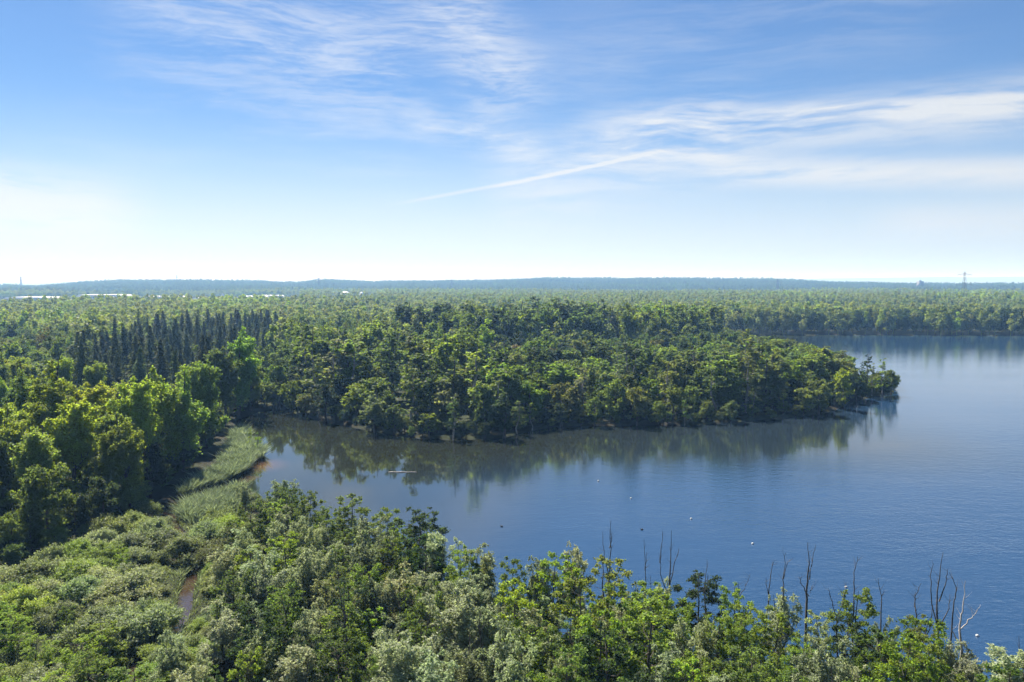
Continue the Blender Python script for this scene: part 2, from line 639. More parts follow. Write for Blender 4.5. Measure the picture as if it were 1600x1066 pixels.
def water_material():
    m, t, out = mat('lake water')
    g = t.node('ShaderNodeNewGeometry')
    pos = g.outputs['Position']
    x, y, z = t.sep(pos)
    dist = t.math('SQRT', t.math('ADD', t.math('MULTIPLY', x, x), t.math('MULTIPLY', y, y)))
    wob = t.noise(pos, 0.02, 3, 0.5)
    wob2 = t.noise(pos, 0.006, 3, 0.5)
    # wind reaches the open water on the right; the cove and the lee of the peninsula stay calm
    e = t.math('ADD', x, t.math('MULTIPLY', t.math('SUBTRACT', wob, 0.5), 34))
    e = t.math('SUBTRACT', e, t.math('MULTIPLY', t.math('SUBTRACT', y, 120.0), 0.30))
    wind = t.smooth(e, -38, 40)
    # the calm far half beyond a soft line
    line = t.math('ADD', y, t.math('MULTIPLY', t.math('SUBTRACT', wob2, 0.5), 60))
    line = t.math('ADD', line, t.math('MULTIPLY', x, 0.12))
    far = t.smooth(line, 250, 275, 1.0, 0.28)
    lee = t.math('ADD', y, t.math('MULTIPLY', t.math('SUBTRACT', wob, 0.5), 30))
    lee = t.math('MULTIPLY', t.smooth(lee, 168, 215), t.smooth(x, 95, 150, 1.0, 0.0))
    wind = t.math('MULTIPLY', wind, t.math('MULTIPLY_ADD', lee, -0.85, 1.0))
    amp = t.math('MULTIPLY', wind, far)
    streak_map = t.node('ShaderNodeMapping')
    t.put(streak_map.inputs[0], pos)
    streak_map.inputs['Rotation'].default_value = (0, 0, R(12))
    streak_map.inputs['Scale'].default_value = (0.25, 1.0, 1.0)
    st = t.noise(streak_map.outputs[0], 0.035, 5, 0.6)
    amp = t.math('MULTIPLY', amp, t.smooth(st, 0.3, 0.7, 0.55, 1.15))
    amp = t.math('ADD', amp, 0.035)
    # ripples
    mp = t.node('ShaderNodeMapping')
    t.put(mp.inputs[0], pos)
    mp.inputs['Rotation'].default_value = (0, 0, R(-14))
    mp.inputs['Scale'].default_value = (0.55, 1.0, 1.0)
    r1 = t.noise(mp.outputs[0], 1.5, 3, 0.6)
    r2 = t.noise(mp.outputs[0], 0.45, 2, 0.5)
    hgt = t.math('ADD', r1, t.math('MULTIPLY', r2, 1.1))
    hgt = t.math('MULTIPLY', hgt, amp)
    b = t.node('ShaderNodeBump')
    b.inputs['Strength'].default_value = 1.0
    b.inputs['Distance'].default_value = 0.075
    t.put(b.inputs['Height'], hgt)
    # body colour: deep water blue, the shallow cove olive brown with silt
    e2 = t.math('ADD', t.math('SUBTRACT', x, t.math('MULTIPLY', t.math('SUBTRACT', y, 150.0), 0.55)), t.math('MULTIPLY', t.math('SUBTRACT', wob, 0.5), 40))
    deep = t.math('MULTIPLY', t.smooth(e2, -62, 30), t.math('MULTIPLY_ADD', lee, -0.75, 1.0))  # lee painted olive too, so the trees' reflection looks dark there
    c = t.mix(deep, (0.015, 0.017, 0.011, 1), (0.015, 0.042, 0.092, 1))
    # rusty sediment round the mouth of the stream
    mx, my = G(400, 728)
    dm = t.math('SQRT', t.math('ADD', t.math('POWER', t.math('SUBTRACT', x, mx), 2.0), t.math('POWER', t.math('SUBTRACT', y, my), 2.0)))
    c = t.mix(t.smooth(t.math('ADD', dm, t.math('MULTIPLY', wob, 6)), 4, 13, 0.8, 0.0), c, (0.10, 0.048, 0.022, 1))
    p = t.node('ShaderNodeBsdfPrincipled')
    t.put(p.inputs['Base Color'], c)
    p.inputs['Roughness'].default_value = 0.04
    p.inputs['IOR'].default_value = 1.55
    p.inputs['Specular IOR Level'].default_value = 0.5
    t.l.new(b.outputs[0], p.inputs['Normal'])
    t.l.new(p.outputs[0], out.inputs[0])
    return m


M_water = water_material()
me = bpy.data.meshes.new('lake')
lx0, ly0 = LAKE.min(0) - 6
lx1, ly1 = LAKE.max(0) + 6
me.from_pydata([(lx0, ly0, 0), (lx1, ly0, 0), (lx1, ly1, 0), (lx0, ly1, 0)], [], [(0, 1, 2, 3)])
me.materials.append(M_water)
tag(link('lake', me), kind='structure')


def build_stream():
    m, t, out = mat('rusty stream water')
    g = t.node('ShaderNodeNewGeometry')
    n = t.noise(g.outputs['Position'], 0.8, 4, 0.6)
    p = t.node('ShaderNodeBsdfPrincipled')
    t.put(p.inputs['Base Color'], t.mix(n, (0.052, 0.030, 0.016, 1), (0.030, 0.021, 0.014, 1)))
    p.inputs['Roughness'].default_value = 0.06
    p.inputs['IOR'].default_value = 1.55
    b = t.node('ShaderNodeBump')
    b.inputs['Strength'].default_value = 0.25
    b.inputs['Distance'].default_value = 0.05
    t.put(b.inputs['Height'], t.noise(g.outputs['Position'], 2.5, 2, 0.5))
    t.l.new(b.outputs[0], p.inputs['Normal'])
    t.l.new(p.outputs[0], out.inputs[0])
    tan = np.gradient(ST[:, :2], axis=0)
    tan /= np.linalg.norm(tan, axis=1)[:, None]
    nor = np.stack([-tan[:, 1], tan[:, 0]], 1)
    w = ST[:, 2:3] / 2 + 0.9
    L, Rr = ST[:, :2] + nor * w, ST[:, :2] - nor * w
    n = len(ST)
    v = np.concatenate([np.c_[L, np.full(n, 0.012)], np.c_[Rr, np.full(n, 0.012)]])
    q = [(i, i + n, i + n + 1, i + 1) for i in range(n - 1)]
    tag(link('stream', mesh_np('stream', v, q, [m])), kind='structure')


build_stream()


# ------------------------------------------------------------------ foliage meshes
def unit(v):
    return v / (np.linalg.norm(v, axis=-1, keepdims=True) + 1e-9)


def leaf_quads(c, nrm, size, aspect=0.6, along=None, g=rng):
    """rhombic leaf sprays at points c facing roughly nrm"""
    n = len(c)
    nrm = unit(nrm)
    t = g.normal(size=(n, 3)) if along is None else along + 0.35 * g.normal(size=(n, 3))
    t = unit(t - (t * nrm).sum(1, keepdims=True) * nrm)
    b = np.cross(nrm, t)
    s = (size * g.uniform(0.65, 1.35, n))[:, None]
    fold = nrm * s * g.uniform(-0.12, 0.12, n)[:, None]
    v = np.stack([c - t * s * .5, c + b * s * aspect * .5 + fold, c + t * s * .5, c - b * s * aspect * .5 + fold], 1)
    return v.reshape(-1, 3)


def clump_points(C, Rd, leaf_area, dens, g, shell=(0.3, 1.1), squash=0.85, upbias=0.25, per=9, jit=0.13, sag=0.12):
    """leaves strung along short shoots that leave each clump: ragged outline, gaps between"""
    Cs, Ns, Al = [], [], []
    for c, r in zip(C, Rd):
        k = max(8, int(dens * 4 * math.pi * r * r / leaf_area * g.uniform(.7, 1.2)))
        m = max(3, k // per)
        d = g.normal(size=(m, 3))
        d[:, 2] += upbias
        d = unit(d)
        L = r * g.uniform(0.72, 1.28, m)
        i = np.repeat(np.arange(m), per)
        sfr = g.uniform(shell[0], shell[1], len(i))
        pts = d[i] * (L[i] * sfr)[:, None] * np.array([1, 1, squash])
        pts[:, 2] -= sag * r * sfr ** 2
        pts += c + g.normal(size=pts.shape) * (jit * r)
        Cs.append(pts)
        Ns.append(d[i])
        Al.append(d[i])
    return np.concatenate(Cs), np.concatenate(Ns)


def crown_mesh(name, C, Rd, size, aspect, dens, g, material, squash=0.85, shell=(0.3, 1.1), upbias=0.25, flat=0.8, droop=None, extra=None, jit=0.13, sag=0.12, per=9):
    p, d = clump_points(C, Rd, size * size * aspect * 0.5, dens, g, shell, squash, upbias, per, jit, sag)
    nrm = d * 0.55 + g.normal(size=d.shape) * flat + np.array([0, 0, 0.35])
    along = None
    if droop is not None:
        along = d * 0.7 + np.array([0, 0, droop])
    v = leaf_quads(p, nrm, size, aspect, along, g)
    lf = g.uniform(0, 1, len(p))
    # clumps differ slightly in tone
    if extra is not None:
        ev, ef = extra
        v = np.concatenate([v, ev])
        lf = np.concatenate([lf, ef])
    q = np.arange(len(v)).reshape(-1, 4)
    return mesh_np(name, v, q, [material], lf=lf)


def wood(name, h, r0, limbs, g, material, lean=0.04, sides=6, top=1.0):
    mb = MB()
    n = 7
    z = np.linspace(-0.6, h * top, n)
    off = np.cumsum(g.normal(size=(n, 2)) * h * lean * 0.25, axis=0)
    off -= off[0]
    pts = np.c_[off, z]
    mb.tube(pts, r0 * np.linspace(1.25, 0.12, n) ** 0.9, sides)
    for a, b in limbs:
        a, b = np.asarray(a, float), np.asarray(b, float)
        k = np.interp(a[2], z, np.arange(n))
        a = np.array([np.interp(k, np.arange(n), off[:, 0]), np.interp(k, np.arange(n), off[:, 1]), a[2]])
        mid = (a + b) / 2 + g.normal(size=3) * 0.12 * np.linalg.norm(b - a) * np.array([1, 1, .4]) - np.array([0, 0, 0.06 * np.linalg.norm(b - a)])
        ra = r0 * 0.42 * max(0.3, 1 - a[2] / h)
        mb.tube([a, mid, b], [ra, ra * 0.65, ra * 0.2], 4)
    return mb.mesh(name, material, smooth=True)


def make_poplar(i, size, dens, h=25.0, wide=4.0, sides=6, bark=None, lo=0.08, material=None):
    g = np.random.default_rng(100 + i)
    C, Rd, limbs = [], [], []
    nl = 19
    for k in range(nl):
        az = k * 2.4 + g.uniform(-.5, .5)
        z0 = h * g.uniform(lo, 0.72)
        reach = wide * g.uniform(0.55, 1.0) * (1.05 - 0.65 * max(0, (z0 / h - 0.35) / 0.65))
        z1 = min(h * 0.97, z0 + h * g.uniform(0.16, 0.30))
        tipp = np.array([math.cos(az) * reach, math.sin(az) * reach, z1])
        base = np.array([0, 0, z0])
        limbs.append((base, tipp))
        m = 4
        for s in np.linspace(0.42, 1.0, m):
            c = base + (tipp - base) * s + g.normal(size=3) * 0.35
            C.append(c)
            Rd.append(g.uniform(0.85, 1.45) * (1.15 - 0.35 * s) * wide / 4.0)
    for z in np.linspace(h * 0.55, h * 0.97, 7):
        C.append(np.array([g.normal() * 0.5, g.normal() * 0.5, z]))
        Rd.append(max(0.6, (1.7 - 1.1 * (z / h - 0.55) / 0.45) * wide / 4.0 * g.uniform(.85, 1.1)))
    cr = crown_mesh('poplar crown', C, Rd, size, 0.72, dens, g, material or M_leaf, squash=1.25, flat=0.75)
    tr = wood('poplar trunk', h, h * 0.013 + 0.05, limbs, g, bark or M_bark, sides=sides)
    return tr, cr


def make_broad(i, size, dens, h=15.0, wide=4.6, sides=6, material=None, lo=0.22):
    g = np.random.default_rng(200 + i)
    C, Rd, limbs = [], [], []
    zc = h * (lo + 1) / 2
    hz = h * (1 - lo) / 2
    for k in range(42):
        d = unit(g.normal(size=3) + np.array([0, 0, 0.35]))
        rr = g.uniform(0.45, 0.86)
        prof = 1.0 if d[2] > 0 else 0.9
        c = np.array([d[0] * wide * rr * prof, d[1] * wide * rr * prof, zc + d[2] * hz * rr])
        C.append(c)
        Rd.append(g.uniform(0.8, 1.45) * wide / 4.6)
        if k % 3 == 0:
            limbs.append((np.array([0, 0, max(h * 0.15, c[2] - h * 0.28)]), c))
    cr = crown_mesh('broad crown', C, Rd, size, 0.75, dens, g, material or M_leaf, squash=0.82)
    tr = wood('broad trunk', h * 0.9, h * 0.016 + 0.05, limbs, g, M_bark, sides=sides)
    return tr, cr


def make_birch(i, size, dens, h=19.0, wide=2.2, sides=5):
    """slender tree with a loose, open crown and a visible stem"""
    g = np.random.default_rng(300 + i)
    C, Rd, limbs = [], [], []
    for k in range(24):
        az = k * 2.4 + g.uniform(-.6, .6)
        f = g.uniform(0.28, 0.98)
        reach = wide * g.uniform(0.35, 1.0) * (1.15 - 0.75 * f)
        c = np.array([math.cos(az) * reach, math.sin(az) * reach, h * f])
        C.append(c)
        Rd.append(g.uniform(0.5, 1.05) * (1.15 - 0.4 * f))
        limbs.append((np.array([0, 0, max(1, h * f - 1.6)]), c))
    cr = crown_mesh('birch crown', C, Rd, size, 0.7, dens, g, M_leaf, squash=1.15)
    tr = wood('birch trunk', h, 0.19, limbs, g, M_pale, lean=0.06, sides=sides)
    return tr, cr


def make_spruce(i, size, h=23.0, wide=6.0, layers=26, per=15):
    g = np.random.default_rng(400 + i)
    cs, ns, al = [], [], []
    for z in np.linspace(0.08, 0.985, layers):
        L = wide * (1.0 - z) ** 0.95 * (0.84 + 0.32 * (int(z * 26) % 2)) * g.uniform(.85, 1.1) + 0.15
        m = max(4, int(per * (0.45 + 0.75 * (1 - z))))
        a0 = g.uniform(0, 6.28)
        for k in range(m):
            az = a0 + k * 6.283 / m + g.uniform(-.25, .25)
            l = L * g.uniform(0.62, 1.12)
            dv = np.array([math.cos(az), math.sin(az), 0])
            side = np.array([-dv[1], dv[0], 0])
            q = max(3, int(l / (size * 0.42)))
            for s in np.linspace(0.18, 1.0, q):
                drop = -0.20 * l * s + 0.10 * l * s ** 3
                base = dv * l * s + np.array([0, 0, h * z + drop + g.normal() * 0.1])
                for sg in (-1, 1):
                    cs.append(base + side * sg * (0.26 * size * (1.4 - s)) + np.array([0, 0, -0.08]))
                    ns.append(np.array([0, 0, 0.55]) + dv * 0.55 + side * sg * 0.5 + g.normal(size=3) * 0.35)
                    al.append(dv + side * sg * 0.75 + np.array([0, 0, -0.35]))
    cs, ns, al = np.array(cs), np.array(ns), np.array(al)
    v = leaf_quads(cs, ns, size, 0.55, al, g)
    cr = mesh_np('spruce crown', v, np.arange(len(v)).reshape(-1, 4), [M_needle], lf=g.uniform(0, 1, len(cs)))
    mb = MB()
    mb.tube([(0, 0, -0.5), (0, 0, h * 0.5), (0, 0, h * 1.0)], [0.24, 0.15, 0.03], 6)
    return mb.mesh('spruce trunk', M_bark, True), cr


def make_willow(i, size, dens, h=9.5, wide=2.9, domes=8):
    """silvery crown of several domes that droop at their edge"""
    g = np.random.default_rng(500 + i)
    C, Rd, limbs = [], [], []
    for k in range(domes):
        az = k * 2.4 + g.uniform(-.5, .5)
        rr = wide * (0.0 if k == 0 else g.uniform(0.30, 0.80))
        zt = h * (0.90 if k == 0 else g.uniform(0.50, 0.92))
        foot = np.array([0, 0, h * g.uniform(.08, .25)])
        top = np.array([math.cos(az) * rr, math.sin(az) * rr, zt])
        limbs.append((foot, top))
        R0 = g.uniform(0.75, 1.2) * wide / 3.2
        for f in np.linspace(.42, 1.0, 6):
            c = foot + (top - foot) * f + g.normal(size=3) * np.array([.3, .3, .2])
            C.append(c)
            Rd.append(R0 * g.uniform(0.6, 1.0) * (1.2 - .5 * f))
    for k in range(7):                                  # skirt
        az = g.uniform(0, 6.28)
        C.append(np.array([math.cos(az) * wide * .6, math.sin(az) * wide * .6, h * g.uniform(.15, .35)]))
        Rd.append(g.uniform(.7, 1.1))
    cr = crown_mesh('willow crown', C, Rd, size, 0.36, dens, g, M_silver, squash=1.0, droop=0.1, flat=0.7, jit=0.085, sag=0.35, per=12)
    tr = wood('willow trunk', h * 0.85, 0.16, limbs, g, M_bark, lean=0.12, sides=5)
    return tr, cr


def make_alder(i, size, dens, h=9.0, wide=2.5):
    g = np.random.default_rng(600 + i)
    C, Rd, limbs = [], [], []
    n = 42
    for k in range(n):
        f = (k + 0.5) / n
        az = k * 2.4 + g.uniform(-.5, .5)
        z = h * (0.10 + 0.88 * f)
        reach = wide * math.sqrt(max(.04, 1 - (abs(f - .42) / .66) ** 2)) * g.uniform(0.35, 1.05)
        c = np.array([math.cos(az) * reach, math.sin(az) * reach, z])
        C.append(c)
        Rd.append(g.uniform(0.34, 0.75) * (1.2 - 0.5 * f))
        limbs.append((np.array([0, 0, max(.3, z - 0.7)]), c))
    cr = crown_mesh('alder crown', C, Rd, size, 0.7, dens, g, M_leaf, squash=0.7, flat=0.85)
    tr = wood('alder trunk', h * 0.97, 0.12, limbs, g, M_bark, lean=0.05, sides=5)
    return tr, cr


def make_bush(i, size, dens, h=3.2, wide=2.6):
    g = np.random.default_rng(700 + i)
    C, Rd, limbs = [], [], []
    for k in range(22):
        az = g.uniform(0, 6.28)
        rr = wide * math.sqrt(g.uniform(0, 0.85))
        z = h * (0.80 * math.sqrt(max(0.05, 1 - (rr / wide) ** 2)) - g.uniform(0, .22))
        c = np.array([math.cos(az) * rr, math.sin(az) * rr, max(0.5, z)])
        C.append(c)
        Rd.append(g.uniform(.55, .95) * wide / 2.6)
        limbs.append((np.array([0, 0, 0.1]), c))
    cr = crown_mesh('bush crown', C, Rd, size, 0.34, dens, g, M_bush, squash=1.0, droop=0.6, flat=0.6, upbias=0.6, jit=0.08, sag=0.1, per=11)
    mb = MB()
    for a, b in limbs:
        mb.tube([a - np.array([0, 0, .4]), (a + b) / 2 + g.normal(size=3) * .12, b], [.05, .035, .012], 4)
    return mb.mesh('bush stems', M_bark, True), cr


PROTO = {
    'poplar_near': [make_poplar(i, 0.42, 1.15, h=24 + i % 2, wide=4.3) for i in range(4)],
    'poplar_mid': [make_poplar(20 + i, 0.62, 0.95, h=25, wide=3.7, sides=5, lo=0.08) for i in range(5)],
    'broad_near': [make_broad(i, 0.40, 0.95, lo=0.05) for i in range(4)],
    'broad_mid': [make_broad(20 + i, 0.60, 0.85, sides=5, lo=0.03) for i in range(5)],
    'birch_mid': [make_birch(i, 0.50, 0.75) for i in range(5)],
    'spruce_mid': [make_spruce(i, 0.95) for i in range(4)],
    'willow_near': [make_willow(i, 0.25, 0.72) for i in range(6)],
    'alder_near': [make_alder(i, 0.185, 0.80) for i in range(6)],
    'bush_near': [make_bush(i, 0.20, 0.8) for i in range(5)],
}

# ------------------------------------------------------------------ planting
KINDS = {
    'poplar': ('poplar_tree', 'poplar'), 'broad': ('oak_tree', 'oak tree'), 'birch': ('birch_tree', 'birch'),
    'spruce': ('spruce_tree', 'spruce'), 'willow': ('willow_tree', 'willow'), 'alder': ('alder_tree', 'alder'), 'bush': ('willow_bush', 'bush'),
}
PROTO_H = {'poplar_near': 24.5, 'poplar_mid': 25, 'broad_near': 15, 'broad_mid': 15, 'birch_mid': 19, 'spruce_mid': 23,
           'willow_near': 9.5, 'alder_near': 9, 'bush_near': 3.4}
TINT = {
    'bright': (0.205, 0.268, 0.046), 'yellow': (0.230, 0.268, 0.044), 'fresh': (0.160, 0.215, 0.050), 'mid': (0.118, 0.158, 0.054),
    'dark': (0.046, 0.070, 0.034), 'olive': (0.158, 0.182, 0.064), 'russet': (0.150, 0.132, 0.060), 'grey': (0.175, 0.205, 0.115),
    'spruce': (0.090, 0.108, 0.068), 'pale': (0.290, 0.315, 0.205), 'cream': (0.36, 0.34, 0.24),
}
TINT_WORD = {'bright': 'bright yellow-green', 'yellow': 'yellowing', 'fresh': 'fresh green', 'mid': 'mid-green', 'dark': 'dark green',
             'olive': 'olive-green', 'russet': 'russet-brown', 'grey': 'grey-green', 'spruce': 'dark', 'pale': 'pale silvery', 'cream': 'cream-tinged silvery'}
TREES = []      # records for labels


PLAN = []       # everything that grows; the largest in the picture become objects of their own
MASS = []       # the rest of a kind, joined to the forest


def plant(kind, lod, x, y, h, tint, zone, wide=1.0, rz=None, var=None, label=None, jitter=0.075):
    key = kind + '_' + lod
    v = int(rng.integers(0, 1000)) if var is None else var
    s = h / PROTO_H[key]
    w = s * wide * float(rng.uniform(0.92, 1.08))
    turn = float(rng.uniform(0, 6.28)) if rz is None else rz
    c = np.array(TINT[tint]) * (1 + jitter * rng.normal(size=3) * np.array([.7, .4, .8])) * (1 + 0.16 * rng.normal())
    if zone == 'leftwood':
        c = c * np.array([1.08, 1.02, 1.1])
    c = np.clip(c, 0.008, 0.45)
    d = math.hypot(x, y)
    front = min(1.0, 6.0 / max(3.0, float(lake_sd(np.array([[x, y]]))[0])))
    PLAN.append(dict(kind=kind, key=key, v=v % len(PROTO[key]), x=x, y=y, h=h, tint=tint, zone=zone, s=s, w=w, turn=turn, c=c, d=d, label=label,
                     size=(h * wide / d) * (0.6 + front) + (10 if label else 0)))


def grow():
    for kind in KINDS:
        ts = sorted((p for p in PLAN if p['kind'] == kind), key=lambda p: -p['size'])
        for n, p in enumerate(ts):
            if n >= 290:
                MASS.append(p)
                continue
            tr, cr = PROTO[p['key']][p['v']]
            root = bpy.data.objects.new(KINDS[kind][0], None)
            root.empty_display_size = 0.5
            COL.objects.link(root)
            root.location = (p['x'], p['y'], 0.35)
            root.rotation_euler = (float(rng.normal()) * 0.03, float(rng.normal()) * 0.03, p['turn'])
            root.scale = (p['w'], p['w'], p['s'])
            a = bpy.data.objects.new('trunk', tr)
            b = bpy.data.objects.new('crown', cr)
            for o in (a, b):
                o.parent = root
                COL.objects.link(o)
            b.color = tuple(p['c']) + (1,)
            root['category'] = KINDS[kind][1]
            px, py = pix(p['x'], p['y'], p['h'] * 0.8)
            TREES.append(dict(o=root, kind=kind, tint=p['tint'], zone=p['zone'], px=px, py=py, h=p['h'], d=p['d'], label=p['label']))


PLACED = np.zeros((0, 3))


def scatter(poly, n, gap, test=None, tries=40, shore=1.0, stream=0.8):
    """blue-noise points in a plan polygon, clear of the water and of what already stands there"""
    global PLACED
    poly = np.asarray(poly, float)
    lo, hi = poly.min(0), poly.max(0)
    out = []
    cand = rng.uniform(lo, hi, size=(n * tries, 2))
    ok = inside(cand, poly)
    cand = cand[ok]
    if len(cand) == 0:
        return np.zeros((0, 2))
    ok = (lake_sd(cand) > shore)
    near = np.hypot(cand[:, 0], cand[:, 1]) < 240
    ok[near] &= stream_sd(cand[near]) > stream
    cand = cand[ok]
    pl = PLACED
    pts = np.zeros((0, 2))
    for c in cand:
        if len(pts) and (np.hypot(*(pts - c).T) < gap).any():
            continue
        if len(pl) and (np.hypot(pl[:, 0] - c[0], pl[:, 1] - c[1]) < (gap + pl[:, 2]) * 0.42).any():
            continue
        if test is not None and not test(c):
            continue
        pts = np.vstack([pts, c])
        if len(pts) >= n:
            break
    if len(pts):
        PLACED = np.vstack([PLACED, np.c_[pts, np.full(len(pts), gap)]])
    return pts


def reserve(x, y, gap):
    global PLACED
    PLACED = np.vstack([PLACED, [x, y, gap]])


def pick(**kw):
    k = list(kw)
    w = np.array([kw[i] for i in k], float)
    return k[int(rng.choice(len(k), p=w / w.sum()))]


def U(a, b):
    return float(rng.uniform(a, b))


def gp(px, py):
    return np.array(G(px, py))


# --- dead trees: outlines given as photograph points of one upright snag, all at the snag's own distance
def snag(base, stems, label, material=M_dead, r=0.13, group='dead snags along the near shore'):
    bx, by = G(*base)
    root = bpy.data.objects.new('dead_tree', None)
    root.location = (bx, by, 0.2)
    COL.objects.link(root)
    reserve(bx, by, 1.2)
    d = by
    g = np.random.default_rng(int(base[0] * 7 + base[1]))

    def w(p):
        # point at the snag's depth that is seen at p
        rv = ray(*p)
        t = d / rv.y
        return np.array([rv.x * t - bx, g.normal() * 0.25, CAMH + rv.z * t - 0.2])
    L0 = None
    for k, st in enumerate(stems):
        pts = [w(p) for p in st]
        if k == 0:
            pts = [np.array([0, 0, -0.5])] + pts[::-1][::-1]
        pts = np.array(pts)
        m = len(pts)
        # subdivide with small kinks
        tt = np.linspace(0, m - 1, (m - 1) * 4 + 1)
        q = np.stack([np.interp(tt, np.arange(m), pts[:, i]) for i in range(3)], 1)
        q[1:-1] += g.normal(size=(len(q) - 2, 3)) * 0.05
        if k == 0:
            rad = np.linspace(r * 1.25, 0.02, len(q))
            L0 = q
        else:
            rad = np.linspace(r * 0.55, 0.015, len(q))
        mb = MB()
        mb.tube(q, rad, 6 if k == 0 else 5)
        # twigs
        for j in range(3 if k else 5):
            i = int(g.integers(len(q) // 2, len(q) - 1))
            dirv = unit(np.array([g.normal(), g.normal(), 1.1]))
            l = g.uniform(0.5, 1.4)
            mb.tube([q[i], q[i] + dirv * l * .5 + g.normal(size=3) * .05, q[i] + dirv * l + np.array([0, 0, .15])], [rad[i] * .45 + .008, .014, .006], 4)
        link('trunk' if k == 0 else 'branch', mb.mesh('dead wood', material, True), root)
    tag(root, label, 'dead tree', group)
    return root


SN = [
    ((1043, 1010), [[(1042, 985), (1044, 937), (1046, 895), (1048, 860), (1049, 828)], [(1046, 915), (1056, 880), (1059, 856)], [(1043, 930), (1033, 900), (1029, 862)], [(1031, 880), (1036, 831)]],
     'tall dark three-pronged dead tree against the blue water'),
    ((1017, 1000), [[(1017, 950), (1017, 900)]], 'short straight dead stub beside the three-pronged snag'),
    ((1005, 1010), [[(1006, 950), (1008, 900), (1007, 844)], [(1007, 890), (1010, 862)]], 'thin upright dead pole just before the three-pronged snag'),
    ((950, 1005), [[(950, 930), (953, 870), (955, 814)], [(951, 900), (944, 870), (942, 831)], [(953, 858), (957, 830)]], 'thin twin-stemmed dead top rising from a yellowing tree'),
    ((1155, 1020), [[(1154, 965), (1154, 931), (1153, 909)], [(1154, 935), (1166, 918), (1173, 897)]], 'small dead tree with one limb flung outwards'),
    ((1192, 1046), [[(1195, 1000), (1199, 940), (1204, 900), (1208, 878)], [(1200, 930), (1198, 905)]], 'slim leaning dead stem rising through a silver willow'),
    ((1212, 1050), [[(1215, 990), (1222, 930), (1225, 900), (1227, 863)], [(1225, 905), (1230, 885), (1233, 873)]], 'dark dead stem with a short fork behind the silver willow'),
    ((1258, 1045), [[(1260, 944), (1263, 910), (1264, 880), (1263, 848)], [(1264, 905), (1270, 880), (1276, 852)], [(1262, 930), (1254, 915), (1250, 902)], [(1264, 925), (1270, 915)]],
     'dead tree forking into two long straight tines'),
    ((1313, 1062), [[(1312, 1040), (1310, 985), (1307, 963), (1300, 940), (1295, 920)], [(1307, 963), (1316, 935), (1323, 911)]], 'Y-shaped dark dead tree near a white buoy'),
    ((1331, 1052), [[(1332, 981), (1334, 930), (1336, 895), (1338, 868)]], 'straight dead spire standing out of a green layered tree'),
    ((1428, 1080), [[(1427, 1020), (1429, 960), (1431, 940), (1441, 913)], [(1430, 950), (1431, 925)]], 'slender dead tree with a bent tip beside the big snag'),
    ((1463, 1085), [[(1464, 1040), (1465, 960), (1468, 915), (1475, 864)], [(1465, 985), (1456, 930), (1456, 893), (1458, 880)], [(1467, 940), (1478, 905), (1480, 888)], [(1465, 990), (1482, 950), (1486, 930)]],
     'largest many-branched dark dead tree near the corner of the lake'),
    ((1486, 1088), [[(1484, 1040), (1488, 985), (1491, 940), (1490, 915), (1484, 895)]], 'curved dark dead stem close behind the largest snag'),
    ((1405, 1088), [[(1418, 1055), (1440, 1005), (1452, 975), (1457, 945)]], 'thick dead trunk leaning steeply out towards the largest snag'),
    ((1497, 1078), [[(1496, 1010), (1498, 975), (1502, 945), (1509, 908)], [(1497, 985), (1512, 968), (1524, 955), (1532, 945)], [(1496, 1000), (1489, 985), (1489, 965)]],
     'bleached pale dead tree with an elbowed side limb'),
    ((1531, 1095), [[(1528, 1050), (1523, 1022)]], 'short dark broken stump leaning at the lake corner'),
    ((1593, 1110), [[(1592, 1060), (1595, 996)]], 'dead pole at the very edge of the picture'),
    ((546, 1096), [[(544, 1050), (539, 980), (537, 930), (538, 902)], [(539, 985), (530, 930), (523, 868)], [(542, 1030), (533, 985)]], 'tall weathered dead trunk among silver willows'),
    ((625, 1040), [[(625, 1000), (625, 950), (624, 890)]], 'single bare upright pole among the willow thicket'),
    ((735, 1120), [[(733, 1060), (733, 982)], [(733, 1020), (739, 1000)]], 'short grey dead trunk low in the thicket'),
    ((757, 1100), [[(755, 1050), (750, 990), (750, 937)], [(752, 1000), (745, 970)]], 'grey dead trunk between green alders'),
    ((783, 1100), [[(782, 1040), (781, 933)], [(782, 990), (787, 965)]], 'straight grey dead trunk beside the forked alder'),
    ((857, 1110), [[(855, 1060), (854, 985)], [(855, 1030), (850, 1000)]], 'broken grey dead trunk at the foot of the thicket'),
    ((424, 1000), [[(415, 980), (398, 950), (393, 923), (383, 890)], [(398, 950), (404, 925)]], 'crooked bare branchy tree leaning over the marsh bushes'),
    ((1070, 1120), [[(1065, 1060), (1056, 1010), (1054, 985)], [(1060, 1035), (1072, 1015)]], 'twisted dead trunk in the middle of the near thicket'),
    ((1100, 1040), [[(1101, 970), (1100, 920), (1103, 872)], [(1101, 930), (1107, 898)]], 'thin dead stem between the three-pronged snag and the flung-limb one'),
    ((1375, 1075), [[(1374, 1000), (1377, 940), (1374, 905)]], 'slim bare stem between the Y-shaped snag and the bent-tip one'),
    ((968, 1130), [[(967, 1080), (967, 1035)]], 'stout dead stump poking out of alder leaves'),
]
for b, s, l in SN:
    pale_ = 'bleached' in l
    grey_ = 'grey' in l or 'weathered' in l
    snag(b, s, l, M_bleach if pale_ else M_dead, r=0.095 if len(s) < 3 else 0.14)


# --- hero trees of the near thicket and marsh, each placed where the photograph has it: base pixel and top row
def hero(kind, px, by, ty, tint, label, wide=1.0, lod='near', var=None):
    x, y = G(px, by)
    dist = y
    rv = ray(px, ty)
    h = CAMH + rv.z * dist / rv.y - 0.35
    reserve(x, y, 2.6 * wide if kind != 'poplar' else 6)
    return plant(kind, lod, x, y, h, tint, 'hero', wide=wide, label=label, var=var, jitter=0.05)


